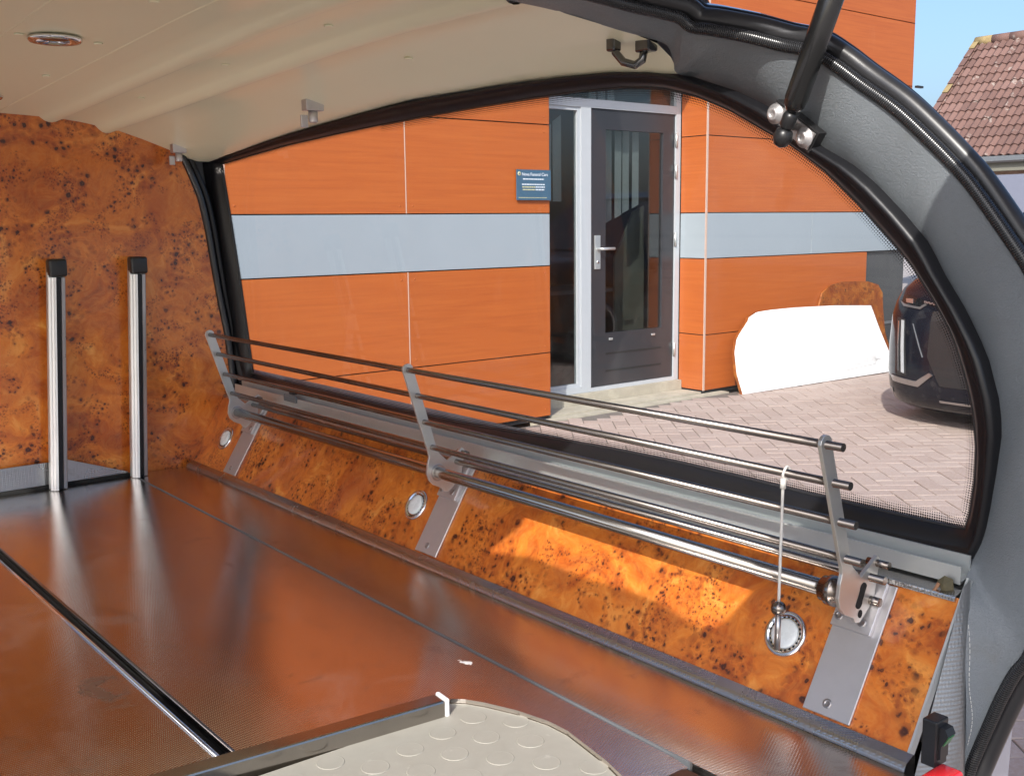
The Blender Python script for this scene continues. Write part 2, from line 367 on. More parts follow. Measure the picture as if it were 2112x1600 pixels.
def g_box(x0, x1, y0, y1, z0, z1):
    v = [(x, y, z) for z in (z0, z1) for y in (y0, y1) for x in (x0, x1)]
    return v, [(0, 1, 3, 2), (4, 6, 7, 5), (0, 4, 5, 1), (2, 3, 7, 6), (0, 2, 6, 4), (1, 5, 7, 3)]
def box(name, x0, x1, y0, y1, z0, z1, mat, parent=None, bev=0.0, **k):
    v, f = g_box(x0, x1, y0, y1, z0, z1)
    if bev: v, f = bevel_geo(v, f, bev)
    return raw(name, v, f, mat, parent, **k)
def multi(name, geos, mat, parent=None, **k):
    V, F = [], []
    for v, f in geos:
        n = len(V); V += list(v); F += [[i + n for i in q] for q in f]
    return raw(name, V, F, mat, parent, **k)
def g_prism(poly, to3, d0, d1):
    n = len(poly); v = [to3(a, b, d0) for a, b in poly] + [to3(a, b, d1) for a, b in poly]
    return v, [list(range(n)), list(range(2 * n - 1, n - 1, -1))] + [(i, (i + 1) % n, n + (i + 1) % n, n + i) for i in range(n)]
XZ = lambda a, b, d: (a, d, b)
XY = lambda a, b, d: (a, b, d)
YZ = lambda a, b, d: (d, a, b)
def prism(name, poly, to3, d0, d1, mat, parent=None, bev=0.0, **k):
    v, f = g_prism(poly, to3, d0, d1)
    if bev: v, f = bevel_geo(v, f, bev, 2)
    return raw(name, v, f, mat, parent, **k)
def catmull(P, n, cyc=False):
    P = [Vector(p) for p in P]; out = []; N = len(P)
    for i in range(N if cyc else N - 1):
        a, b, c, d = (P[(i - 1) % N], P[i], P[(i + 1) % N], P[(i + 2) % N]) if cyc else (P[max(i - 1, 0)], P[i], P[i + 1], P[min(i + 2, N - 1)])
        for k in range(n):
            t = k / n
            out.append(0.5 * ((2 * b) + (c - a) * t + (2 * a - 5 * b + 4 * c - d) * t * t + (3 * b - a - 3 * c + d) * t ** 3))
    if not cyc: out.append(P[-1])
    return out
def g_tube(P, r, seg=12, cyc=False, caps=True, rf=None):
    P = [Vector(p) for p in P]; N = len(P); V, F, UV = [], [], []; ref = None; L = 0
    for i, p in enumerate(P):
        t = ((P[(i + 1) % N] - P[i - 1]) if cyc else (P[min(i + 1, N - 1)] - P[max(i - 1, 0)])).normalized()
        if ref is None:
            ref = Vector((0, 0, 1)) if abs(t.z) < 0.9 else Vector((1, 0, 0))
        a = (ref - t * ref.dot(t)).normalized(); b = t.cross(a); ref = a
        if i: L += (p - P[i - 1]).length
        rr = rf(i / max(1, N - 1)) if rf else r
        for k in range(seg):
            th = 2 * math.pi * k / seg
            V.append(p + a * (math.cos(th) * rr) + b * (math.sin(th) * rr)); UV.append((L, k / seg))
    for i in range(N if cyc else N - 1):
        j = (i + 1) % N
        for k in range(seg):
            F.append((i * seg + k, i * seg + (k + 1) % seg, j * seg + (k + 1) % seg, j * seg + k))
    if caps and not cyc:
        F.append(list(range(seg))[::-1]); F.append([(N - 1) * seg + k for k in range(seg)])
    return V, F, UV
def tube(name, P, r, mat, parent=None, seg=12, cyc=False, smooth=True, **k):
    v, f, uv = g_tube(P, r, seg, cyc, rf=k.pop('rf', None)); o = raw(name, v, f, mat, parent, smooth=smooth, uvs=uv, **k)
    return flatcaps(o)
def flatcaps(o):
    for p in o.data.polygons:
        if len(p.vertices) > 4: p.use_smooth = False
    return o
def g_lathe(prof, c, axis, seg=24):
    axis = Vector(axis).normalized(); c = Vector(c)
    a = axis.orthogonal().normalized(); b = axis.cross(a); V, F = [], []
    for r, h in prof:
        for k in range(seg):
            th = 2 * math.pi * k / seg
            V.append(c + axis * h + (a * math.cos(th) + b * math.sin(th)) * r)
    for i in range(len(prof) - 1):
        for k in range(seg):
            F.append((i * seg + k, i * seg + (k + 1) % seg, (i + 1) * seg + (k + 1) % seg, (i + 1) * seg + k))
    F.append(list(range(seg))); F.append([(len(prof) - 1) * seg + k for k in range(seg)][::-1])
    return V, F
def lathe(name, prof, c, axis, mat, parent=None, seg=24, smooth=True, **k):
    v, f = g_lathe(prof, c, axis, seg); return flatcaps(raw(name, v, f, mat, parent, smooth=smooth, **k))
def loft(name, rows, mat, parent=None, smooth=True, cyc=False, uvs=None, thick=0, **k):
    V = [p for r in rows for p in r]; n = len(rows[0]); F = []
    for i in range(len(rows) - 1):
        for j in range(n if cyc else n - 1):
            F.append((i * n + j, i * n + (j + 1) % n, (i + 1) * n + (j + 1) % n, (i + 1) * n + j))
    return raw(name, V, F, mat, parent, smooth=smooth, uvs=uvs, **k)
def resample(P, n):
    P = [Vector(p) for p in P]; d = [0]
    for i in range(1, len(P)): d.append(d[-1] + (P[i] - P[i - 1]).length)
    out = []; j = 0
    for k in range(n):
        t = d[-1] * k / (n - 1)
        while j < len(P) - 2 and d[j + 1] < t: j += 1
        s = 0 if d[j + 1] == d[j] else (t - d[j]) / (d[j + 1] - d[j])
        out.append(P[j].lerp(P[j + 1], min(1, max(0, s))))
    return out
def lerp1(x, T):
    if x <= T[0][0]: return T[0][1]
    for (a, b), (c, d) in zip(T, T[1:]):
        if x <= c: return b + (d - b) * (x - a) / (c - a)
    return T[-1][1]
def dup(o, delta, parent=None, label=None, group=None):
    c = o.copy(); COL.objects.link(c); WLOC[c.name] = wloc(o) + Vector(delta)
    if parent is None: c.location = o.location + Vector(delta)
    else: c.parent = parent
    if label: c['label'] = label
    if group: c['group'] = group
    for ch in o.children: dup(ch, delta, c)
    return c

# ------------------------------------------------------------------ GROUND
gv = [(-250, -250, -0.06), (350, -250, -0.06), (350, 350, -0.06), (-250, 350, -0.06)]
ground = raw('ground', gv, [(0, 1, 2, 3)], 'far', kind='structure')
pave = raw('pavement', g_box(-3.5, 16, -3.0, 5.70, -0.055, -0.006)[0], g_box(0, 1, 0, 1, 0, 1)[1], 'sand', kind='structure')
# herringbone pavers laid at 38.8 degrees to the hearse
A0 = math.radians(38.8); ex = Vector((math.sin(A0), math.cos(A0), 0)); ey = Vector((math.cos(A0), -math.sin(A0), 0))
bl, bw, gp = 0.21, 0.105, 0.006
def brick_geo(c, lx, ly, rng):
    h = rng.uniform(-0.0015, 0.0015); tx = rng.uniform(-0.0012, 0.0012); ch = 0.0022; V = []
    for ins, z in ((0, -0.03), (0, -0.002), (ch, 0)):
        for sx, sy in ((-1, -1), (1, -1), (1, 1), (-1, 1)):
            q = c + ex * (sx * (lx / 2 - gp / 2 - ins)) + ey * (sy * (ly / 2 - gp / 2 - ins))
            V.append((q.x, q.y, z + h + tx * sx))
    F = [(8, 9, 10, 11)] + [(r + i, r + (i + 1) % 4, r + 4 + (i + 1) % 4, r + 4 + i) for r in (0, 4) for i in range(4)]
    return V, F
bricks = []; rng = random.Random(3)
for i in range(-60, 170):
    for j in range(-130, 130):
        # herringbone cell: unit step (1,1) diagonals, period 4 along ex
        a, b = i, j
        k = (a - b) % 4
        if k == 0: cx_, cy_, lx, ly = a + 1.0, b + 0.5, 2, 1
        elif k == 2 + 1: cx_, cy_, lx, ly = a + 0.5, b + 1.0, 1, 2
        else: continue
        c = ex * (cx_ * bw) + ey * (cy_ * bw); c = Vector((c.x + 1.5, c.y - 0.5, 0))
        if 1.2 < c.x < 13.5 and -0.6 < c.y < 5.62: bricks.append((c, lx * bw, ly * bw))
def vis_key(c):
    d = c - CAM; x, y, z = d.dot(_cx), d.dot(_cy), -d.dot(_cz)
    if z <= 0.3: return 1e9
    px, py = 1056 + 2200 * x / z, 800 - 2200 * y / z
    inside = (1090 < px < 2030 and 780 < py < 1100 and c.x > 3.0) or (2060 < px < 2140 and 1420 < py < 1600)
    return (z if inside else 1e6 + z)
bricks.sort(key=lambda q: vis_key(q[0]))
own = [q for q in bricks if vis_key(q[0]) < 1e6][:300]; ids = set(id(q) for q in own)
for c, lx, ly in own:
    v, f = brick_geo(c, lx, ly, rng); raw('brick', v, f, 'brick', pave)
V, F, T = [], [], []
for q in bricks:
    if id(q) in ids: continue
    v, f = brick_geo(*q, rng); n = len(V); V += v; F += [[i + n for i in w] for w in f]; T += [rng.random()] * 12
o = raw('brick', V, F, 'brick', pave, kind='stuff')
at = o.data.attributes.new('tone', 'FLOAT', 'POINT')
for i, t in enumerate(T): at.data[i].value = t

# ------------------------------------------------------------------ BUILDING
B = thing('clad_building', 'office building clad in orange wood panels with a grey band and a recessed dark door', 'building', (5.9, 6.5, 0))
YF = 5.77
def cover(x0, x1, z0, z1, mat, nm='cladding_panel', y=YF, face='Y'):
    g = 0.004
    if face == 'Y': return box(nm, x0 + g, x1 - g, y, y + 0.016, z0 + g, z1 - g, mat, B)
rowsz = [(0.03, 0.492), (0.492, 1.114), (1.114, 1.482), (1.482, 2.092), (2.092, 2.67), (2.67, 3.25), (3.25, 3.85), (3.85, 4.45)]
colsA = [(-1.03, 0.18), (0.18, 1.39), (1.39, 2.605), (2.605, 3.823), (3.823, 5.035)]
colsB = [(6.72, 8.13), (8.13, 9.67)]
rv = []
for zi, (z0, z1) in enumerate(rowsz):
    for x0, x1 in (colsA if zi != 2 else [(-1.03, 5.035)]):
        cover(x0, x1, z0, z1, 'grey' if zi == 2 else 'wood')
        if zi in (0, 1, 3, 4) and x0 > 2:
            for rx in (x0 + 0.05, x1 - 0.05):
                for rz in (z0 + 0.05, z1 - 0.05): rv.append((rx, rz))
    if zi in (0, 1): cover(6.72, 9.01, z0, z1, 'wood')
    elif zi in (2, 6, 7):
        for x0, x1 in colsB: cover(x0, x1, z0, z1, 'grey' if zi == 2 else 'wood')
    else: cover(6.72, 9.67, z0, z1, 'wood')
    # return of the right pillar into the door recess, facing the hearse
    box('cladding_panel', 6.704, 6.7195, 5.775, 6.04, z0 + 0.004, z1 - 0.004, 'grey' if zi == 2 else 'wood', B)
    box('cladding_panel', 5.0345, 5.050, 5.79, 6.04, z0 + 0.004, z1 - 0.004, 'grey' if zi == 2 else 'wood', B)
for x, z in [(5.035, 4.45)]: cover(5.035, 6.72, 2.67, 3.25, 'wood'); cover(5.035, 6.72, 3.25, 3.85, 'wood'); cover(5.035, 6.72, 3.85, 4.45, 'wood')
for rx, rz in rv:
    lathe('screw', [(0.006, 0), (0.006, 0.002), (0.003, 0.0035)], (rx, YF, rz), (0, -1, 0), 'wood', B, seg=8)
for x in (2.605, 3.823):
    box('joint_strip', x - 0.0035, x + 0.0035, YF - 0.001, YF + 0.003, 0.03, 1.112, 'joint', B); box('joint_strip', x - 0.0035, x + 0.0035, YF - 0.001, YF + 0.003, 1.484, 2.09, 'joint', B)
box('corner_profile', 6.700, 6.7195, YF - 0.002, YF + 0.0045, 0.03, 4.45, 'joint', B)
multi('wall', [g_box(-1.05, 5.033, 5.79, 6.02, 0.0, 4.5), g_box(6.7215, 9.005, 5.79, 6.02, 0.0, 1.113), g_box(6.7215, 9.70, 5.79, 6.02, 1.117, 4.5), g_box(5.0335, 6.721, 5.792, 5.95, 2.63, 4.5)], 'room', B)
box('soffit', 5.036, 6.703, 5.79, 6.04, 2.612, 2.628, 'wood', B)
box('dark_window', 9.012, 9.70, 5.80, 5.83, 0.02, 1.11, 'darkclad', B)
box('window_rail', 9.012, 9.70, 5.79, 5.799, 0.40, 0.425, 'greytrim', B)
box('wall', 9.702, 9.74, 5.84, 12, 0.0, 4.5, 'greytrim', B)
box('roof', -1.05, 9.74, 5.80, 12, 4.5, 4.55, 'greytrim', B)
box('wall', -1.05, -1.0, 6.03, 12, 0, 4.5, 'wood', B)
box('floor', 2.0, 9.0, 6.13, 9.5, 0.06, 0.09, 'room', B); box('wall', 2.0, 9.0, 9.5, 9.6, 0.0, 4.4, 'room', B)
box('wall', 1.95, 2.0, 6.1, 9.6, 0, 4.4, 'room', B); box('wall', 9.0, 9.05, 6.1, 9.6, 0, 4.4, 'room', B); box('ceiling', 2.0, 9.0, 6.13, 9.5, 2.75, 2.8, 'room', B)
step = box('doorstep', 5.05, 6.70, 5.79, 6.0, -0.05, 0.020, 'conc', B)
box('doorstep', 4.85, 6.95, 5.70, 5.785, -0.05, 0.006, 'conc', B)
box('riser', 5.05, 6.70, 6.005, 6.12, -0.05, 0.098, 'conc', B)
# frame: side light, mullion, door, transom
YD = 6.05
fr = [g_box(5.052, 5.09, YD, YD + 0.07, 0.1, 2.6), g_box(5.5985, 5.70, YD, YD + 0.075, 0.1, 2.27), g_box(6.65, 6.703, YD, YD + 0.075, 0.1, 2.6),
      g_box(5.0905, 6.6495, YD + 0.001, YD + 0.075, 2.2715, 2.335), g_box(5.0905, 5.598, YD + 0.001, YD + 0.075, 0.1, 0.15), g_box(5.7005, 6.6495, YD + 0.001, YD + 0.075, 0.099, 0.128), g_box(5.0905, 6.6495, YD + 0.001, YD + 0.075, 2.56, 2.6)]
multi('door_frame', fr, 'white', B)
multi('glazing_bead', [g_box(5.5685, 5.598, YD + 0.012, YD + 0.05, 0.1505, 2.271), g_box(5.0905, 5.568, YD + 0.012, YD + 0.05, 0.1505, 0.175), g_box(5.0905, 5.568, YD + 0.012, YD + 0.05, 2.245, 2.271)], 'white', B)
box('sidelight_pane', 5.0905, 5.568, YD + 0.03, YD + 0.034, 0.1755, 2.2445, 'pane', B)
box('transom_pane', 5.0905, 6.6495, YD + 0.03, YD + 0.034, 2.3355, 2.5595, 'pane', B)
dx0, dx1, dz0, dz1 = 5.703, 6.647, 0.131, 2.268
px0, px1, pz0, pz1 = 5.868, 6.512, 0.548, 2.12
dleaf = multi('door', [g_box(dx0, px0, YD + 0.015, YD + 0.06, dz0, dz1), g_box(px1, dx1, YD + 0.015, YD + 0.06, dz0, dz1), g_box(px0, px1, YD + 0.0152, YD + 0.06, dz0, pz0), g_box(px0, px1, YD + 0.0152, YD + 0.06, pz1, dz1)], 'anth', B)
box('door_pane', px0, px1, YD + 0.034, YD + 0.038, pz0, pz1, 'pane', dleaf)
for z in (0.385, 0.247): box('groove', px0 + 0.005, px1 - 0.005, YD + 0.012, YD + 0.0149, z - 0.008, z + 0.008, 'dark', dleaf)
for x in (5.925, 6.41): box('drain_cap', x - 0.02, x + 0.02, YD + 0.006, YD + 0.015, 0.49, 0.508, 'alu', dleaf, bev=0.003)
box('handle_plate', 5.745, 5.805, YD + 0.004, YD + 0.0148, 1.055, 1.315, 'alu', dleaf, bev=0.003)
tube('handle', [(5.775, YD + 0.004, 1.212), (5.775, YD - 0.045, 1.212), (5.785, YD - 0.05, 1.212), (5.905, YD - 0.05, 1.212)], 0.011, 'alu', dleaf, seg=8)
lathe('lock', [(0.012, 0), (0.012, 0.006), (0.006, 0.008)], (5.775, YD + 0.004, 1.11), (0, -1, 0), 'chrome', dleaf, seg=10)
for z in (2.07, 1.82, 1.27, 0.36): tube('hinge', [(6.6485, YD - 0.004, z - 0.055), (6.6485, YD - 0.004, z + 0.055)], 0.011, 'alu', dleaf, seg=8)
# slats and things behind the panes imitate the scene reflected in the glass
for i in range(5):
    x = 5.885 + i * 0.098
    prism('reflected_slat', [(x, 2.26), (x + 0.072, 2.26), (x + 0.072, 1.365 + (x + 0.072 - 5.88) * 0.40), (x, 1.365 + (x - 5.88) * 0.40)], XZ, YD + 0.13 + 0.012 * (i % 2), YD + 0.134 + 0.012 * (i % 2), 'slat', B)
for i in range(4):
    x = 5.10 + i * 0.112
    prism('reflected_slat', [(x, 1.575), (x + 0.085, 1.575), (x + 0.085, 1.96 + (x + 0.085 - 5.1) * 0.62), (x, 1.96 + (x - 5.1) * 0.62)], XZ, YD + 0.13 + 0.012 * (i % 2), YD + 0.134 + 0.012 * (i % 2), 'slat', B)
for i in range(3):
    x = 5.80 + i * 0.1
    prism('reflected_slat', [(x, 2.34), (x + 0.075, 2.34), (x + 0.06, 2.55), (x, 2.55)], XZ, YD + 0.13, YD + 0.134, 'slat', B)
prism('leaning_board', [(6.40, 0.30), (6.75, 0.30), (6.75, 1.55), (6.62, 1.50), (6.40, 1.12)], XZ, YD + 0.45, YD + 0.47, 'beige', B)
tube('chair_leg', [(5.55, YD + 0.5, 0.1), (5.75, YD + 0.9, 1.0)], 0.025, 'beige', B, seg=8)
box('table_top', 5.7, 6.5, YD + 0.5, YD + 1.1, 0.83, 0.86, 'greytrim', B)
box('paper_notice', 5.10, 5.16, YD + 0.05, YD + 0.052, 0.55, 0.82, 'grey', B)
box('wall_bracket', 9.675, 9.78, 5.72, 5.75, 2.655, 2.675, 'black', B)

# company sign beside the door
sg = thing('wall_sign', 'small navy blue company sign with white lettering fixed on the orange panels beside the door', 'sign', (4.875, 5.758, 1.57))
box('sign_board', 4.72, 5.028, 5.750, 5.758, 1.573, 1.78, 'sign', sg)
def text(name, body, size, loc, mat, parent, rot, ext=0.0006, align='LEFT'):
    cu = bpy.data.curves.new(name, 'FONT'); cu.body = body; cu.size = size; cu.extrude = ext; cu.align_x = align
    o = bpy.data.objects.new(name + '_tmp', cu); COL.objects.link(o); bpy.context.view_layer.update()
    me = bpy.data.meshes.new_from_object(o.evaluated_get(bpy.context.evaluated_depsgraph_get())); bpy.data.objects.remove(o)
    me.materials.clear(); me.materials.append(M[mat])
    q = bpy.data.objects.new(name, me); COL.objects.link(q); q.parent = parent; q.location = Vector(loc) - wloc(parent); q.rotation_euler = rot
    return q
text('lettering', 'Nova Funeral Cars', 0.031, (4.764, 5.7485, 1.738), 'print', sg, (math.radians(90), 0, 0))
lathe('emblem', [(0.014, 0), (0.014, 0.0015), (0.009, 0.0017)], (4.742, 5.7498, 1.752), (0, -1, 0), 'gold', sg, seg=12)
lathe('emblem_core', [(0.006, 0), (0.006, 0.0025)], (4.742, 5.7498, 1.752), (0, -1, 0), 'sign', sg, seg=10)
for z, x0, x1, mt in ((1.712, 4.775, 4.965, 'print'), (1.676, 4.765, 4.975, 'print'), (1.658, 4.768, 4.885, 'gold'), (1.6585, 4.889, 4.972, 'print'), (1.640, 4.772, 4.885, 'gold'), (1.6405, 4.889, 4.968, 'print'), (1.588, 4.735, 4.99, 'gold')):
    x = x0
    g = []
    while x < x1:
        w = rng.uniform(0.008, 0.026); g.append(g_box(x, min(x1, x + w), 5.7488, 5.7497, z, z + (0.008 if z > 1.6 else 0.004))); x += w + 0.004
    multi('print_line', g, mt, sg, kind='stuff')

# ------------------------------------------------------------------ white pleated panel and burl panel leaning on the building
wp_out = [(6.930,5.536,0.004),(6.911,5.590,0.178),(6.942,5.641,0.352),(6.996,5.667,0.446),(7.076,5.682,0.512),(7.157,5.693,0.563),(7.197,5.706,0.612),(7.299,5.712,0.647),(7.425,5.708,0.656),(7.807,5.690,0.659),(8.341,5.660,0.648),(8.883,5.624,0.619),(8.935,5.555,0.397),(9.000,5.490,0.192),(8.930,5.438,0.010)]
hub = Vector((8.876, 5.469, 0.10)); nW = Vector((0.05, 1, -0.30)).normalized()
wpan = thing('pleated_panel', 'white padded panel with fanned pleats leaning against the orange building front', 'panel', (7.9, 5.5, 0))
ring = [Vector(p) for p in wp_out]
V = [p + nW * 0.006 for p in ring] + [p + nW * 0.030 for p in ring]
cen = Vector((7.9, 5.6, 0.33))
V = [cen + (p - cen) * 1.005 for p in V]; n = len(ring)
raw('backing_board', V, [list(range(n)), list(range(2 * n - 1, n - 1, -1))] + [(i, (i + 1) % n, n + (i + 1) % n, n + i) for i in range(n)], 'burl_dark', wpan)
Vb = [cen + (p - cen) * 0.995 + nW * 0.0058 for p in ring]; raw('cover_sheet', Vb + [p - nW * 0.003 for p in Vb], [list(range(n, 2 * n))] + [(i, (i + 1) % n, n + (i + 1) % n, n + i) for i in range(n)], 'whitep', wpan)
keep = [ring[0]] + resample(ring[0:12], 15)[1:-1] + [ring[11]]
for a, b in zip(keep, keep[1:]):
    a2, b2 = a.lerp(b, 0.004), b.lerp(a, 0.004); h2 = hub.lerp((a + b) / 2, 0.05); m2 = (a2 + b2) / 2 + (hub - (a2 + b2) / 2) * 0.02
    V = [h2, a2, m2 - nW * 0.011, b2, h2 + nW * 0.006, a2 + nW * 0.005, b2 + nW * 0.005, h2 - nW * 0.004]
    raw('pleat', V, [(7, 1, 2), (7, 2, 3), (0, 4, 5, 1), (1, 5, 6, 3), (3, 6, 4, 0), (1, 3, 2), (0, 1, 7), (0, 7, 3)], 'whitep', wpan)
raw('pleat', [hub - nW * 0.002, ring[11], ring[12], ring[13], ring[14], ring[0], hub + nW * 0.006] , [(0, 1, 2), (0, 2, 3), (0, 3, 4), (0, 4, 5)], 'whitep', wpan)
b_out = [(8.230,5.736,0.646),(8.290,5.747,0.760),(8.401,5.748,0.821),(8.601,5.742,0.848),(8.965,5.722,0.837),(9.127,5.710,0.799),(9.187,5.697,0.718),(9.177,5.678,0.557),(9.185,5.653,0.349),(9.245,5.630,0.183),(9.255,5.607,0.004),(8.20,5.660,0.004)]
n = len(b_out); V = [Vector(p) for p in b_out] + [Vector(p) + Vector((0, 0.016, 0)) for p in b_out]
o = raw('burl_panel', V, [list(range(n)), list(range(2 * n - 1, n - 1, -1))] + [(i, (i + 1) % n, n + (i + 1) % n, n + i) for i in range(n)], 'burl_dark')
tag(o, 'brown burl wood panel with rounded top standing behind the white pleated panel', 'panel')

# ------------------------------------------------------------------ black SUV
SV = thing('suv', 'black SUV parked nose towards the hearse at the far end of the building', 'car', (9.2, 3.31, 0))
YC = 3.31
lv = [(0.11, 6.98, 0.90), (0.15, 6.90, 0.93), (0.24, 6.86, 0.95), (0.36, 6.85, 0.96), (0.55, 6.86, 0.968), (0.74, 6.88, 0.965), (0.84, 6.92, 0.958), (0.93, 6.98, 0.94), (0.99, 7.07, 0.91), (1.03, 7.25, 0.87), (1.09, 7.9, 0.84), (1.13, 8.35, 0.82)]
def sv_x(y, z, off=0):
    x0 = lerp1(z, [(a, b) for a, b, c in lv]); w = lerp1(z, [(a, c) for a, b, c in lv]); L = 0.62; nn = 3.2
    t = min(1, abs(y - YC) / w); return x0 + L - L * (1 - t ** nn) ** (1 / nn) - off
rows = []
for z, x0, w in lv:
    r = []
    for k in range(-16, 17):
        t = math.sin(k / 16 * math.pi / 2); r.append((sv_x(YC + w * t, z), YC + w * t, z))
    r = [(11.5, YC - w * 0.96, z)] + r + [(11.5, YC + w * 0.96, z)]; rows.append(r)
V = [p for r in rows for p in r]; n = len(rows[0]); F = [(i * n + j, i * n + (j + 1) % n, (i + 1) * n + (j + 1) % n, (i + 1) * n + j) for i in range(len(rows) - 1) for j in range(n)]
F.append(list(range(n))[::-1]); F.append([(len(rows) - 1) * n + j for j in range(n)])
flatcaps(raw('body', V, F, 'suvp', SV, smooth=True))
V = [(8.15, YC - 0.82, 1.12), (8.15, YC + 0.82, 1.12), (11.3, YC + 0.82, 1.12), (11.3, YC - 0.82, 1.12), (8.95, YC - 0.66, 1.68), (8.95, YC + 0.66, 1.68), (11.0, YC + 0.66, 1.72), (11.0, YC - 0.66, 1.72)]
raw('glasshouse', V, [(0, 1, 5, 4), (1, 2, 6, 5), (2, 3, 7, 6), (3, 0, 4, 7)], 'carglass', SV)
raw('roof', [(8.9, YC - 0.67, 1.68), (8.9, YC + 0.67, 1.68), (11.05, YC + 0.67, 1.72), (11.05, YC - 0.67, 1.72), (9.2, YC - 0.6, 1.75), (9.2, YC + 0.6, 1.75), (10.8, YC + 0.6, 1.77), (10.8, YC - 0.6, 1.77)], [(0, 1, 5, 4), (1, 2, 6, 5), (2, 3, 7, 6), (3, 0, 4, 7), (4, 5, 6, 7)], 'suvp', SV)
def patch(name, poly, mat, off, parent=SV, th=0.0):
    # a plate that follows the curved nose: outline in (y, z), subdivided so that it bends with the body
    bm = bmesh.new(); bm.faces.new([bm.verts.new((0, y, z)) for y, z in poly])
    bmesh.ops.triangulate(bm, faces=bm.faces[:])
    for _ in range(3):
        lng = [e for e in bm.edges if e.calc_length() > 0.05]
        if lng: bmesh.ops.subdivide_edges(bm, edges=lng, cuts=1); bmesh.ops.triangulate(bm, faces=bm.faces[:])
    for v in bm.verts: v.co.x = sv_x(v.co.y, v.co.z, off)
    top = bm.faces[:]
    ret = bmesh.ops.extrude_face_region(bm, geom=top)
    for v in [g for g in ret['geom'] if isinstance(g, bmesh.types.BMVert)]: v.co.x += off + 0.015
    bm.verts.index_update(); V = [v.co.copy() for v in bm.verts]; F = [[v.index for v in f.verts] for f in bm.faces]; bm.free()
    return raw(name, V, F, mat, parent)
for s in (1, -1):
    Q = lambda L: [(YC + s * a, b) for a, b in L]
    hl = patch('headlight', Q([(0.830, 0.893), (0.795, 0.839), (0.742, 0.820), (0.59, 0.812), (0.547, 0.842), (0.583, 0.867), (0.697, 0.888)]), 'carglass', 0.004)
    patch('reflector', Q([(0.752, 0.868), (0.729, 0.843), (0.658, 0.841), (0.675, 0.870)]), 'lamp', 0.007, hl)
    patch('trim_strip', Q([(0.800, 0.848), (0.746, 0.817), (0.583, 0.807), (0.536, 0.837), (0.552, 0.846), (0.59, 0.821), (0.737, 0.832)]), 'satin', 0.010, hl)
    patch('trim_strip', Q([(0.57, 0.863), (0.40, 0.843), (0.40, 0.830), (0.564, 0.850)]), 'satin', 0.010, hl)
    dl = patch('running_light', Q([(0.782, 0.738), (0.698, 0.731), (0.640, 0.347), (0.738, 0.340)]), 'black', 0.003)
    patch('light_bar', Q([(0.733, 0.723), (0.706, 0.722), (0.665, 0.362), (0.692, 0.366)]), 'drl', 0.009, dl)
    patch('light_bar', Q([(0.770, 0.715), (0.755, 0.714), (0.716, 0.366), (0.731, 0.375)]), 'lamp', 0.007, dl)
    patch('bumper_trim', Q([(0.815, 0.334), (0.782, 0.292), (0.533, 0.282), (0.42, 0.374), (0.45, 0.388), (0.554, 0.319), (0.716, 0.327)]), 'satin', 0.014)
    patch('fog_lamp', Q([(0.84, 0.236), (0.80, 0.237), (0.812, 0.199), (0.845, 0.20)]), 'lamp', 0.008)
    patch('crease_strip', Q([(0.625, 0.707), (0.616, 0.705), (0.511, 0.489), (0.518, 0.485)]), 'greytrim', 0.004)
patch('grille', [(YC + 0.474, 0.80), (YC - 0.474, 0.80), (YC - 0.476, 0.493), (YC - 0.367, 0.306), (YC + 0.367, 0.306), (YC + 0.476, 0.493)], 'black', 0.005)
patch('lower_lip', [(YC + 0.374, 0.207), (YC - 0.374, 0.207), (YC - 0.373, 0.192), (YC + 0.373, 0.192)], 'satin', 0.010)
for x in (7.75, 10.6):
    for s in (1, -1):
        w = lathe('wheel', [(0.20, 0), (0.33, 0.0), (0.36, 0.03), (0.36, 0.21), (0.33, 0.24), (0.2, 0.24)], (x, YC + s * 0.74, 0.36), (0, s, 0), 'tyre', SV, seg=28)
        lathe('rim', [(0.24, 0.0), (0.24, 0.012), (0.19, 0.0), (0.06, -0.03), (0.05, 0.01)], (x, YC + s * 0.98, 0.36), (0, s, 0), 'satin', w, seg=20)
box('underbody', 7.4, 11.3, YC - 0.7, YC + 0.7, 0.2, 0.4, 'black', SV)
SV.location.x -= 0.20

# ------------------------------------------------------------------ house with a tiled roof
HO = thing('house', 'house with brown tiled gable roof and grey gutter seen beyond the hearse', 'house', (22.5, 9, 0))
ex0, ez0, rx0, rz0, yE = 20.0, 2.57, 22.55, 5.08, 12.0
sl_ = Vector((rx0 - ex0, 0, rz0 - ez0)); SLn = sl_.length; us = sl_.normalized(); nn_ = Vector((-us.z, 0, us.x))
box('wall', 20.35, 24.8, 2.2, 11.85, -0.05, 2.55, 'brickwall', HO)
prism('gable', [(20.3, 2.551), (24.8, 2.551), (22.55, 4.85)], XZ, 11.75, 11.85, 'brickwall', HO)
V = [(ex0, yE - 0.02, ez0), (ex0, 2.0, ez0), (rx0, 2.0, rz0), (rx0, yE - 0.02, rz0), (25.1, yE - 0.02, ez0), (25.1, 2.0, ez0)]
raw('roof', V, [(0, 1, 2, 3), (3, 2, 5, 4)], 'dark', HO)
nrow, ncol = 13, 17; tw = 0.30; tl = SLn / nrow
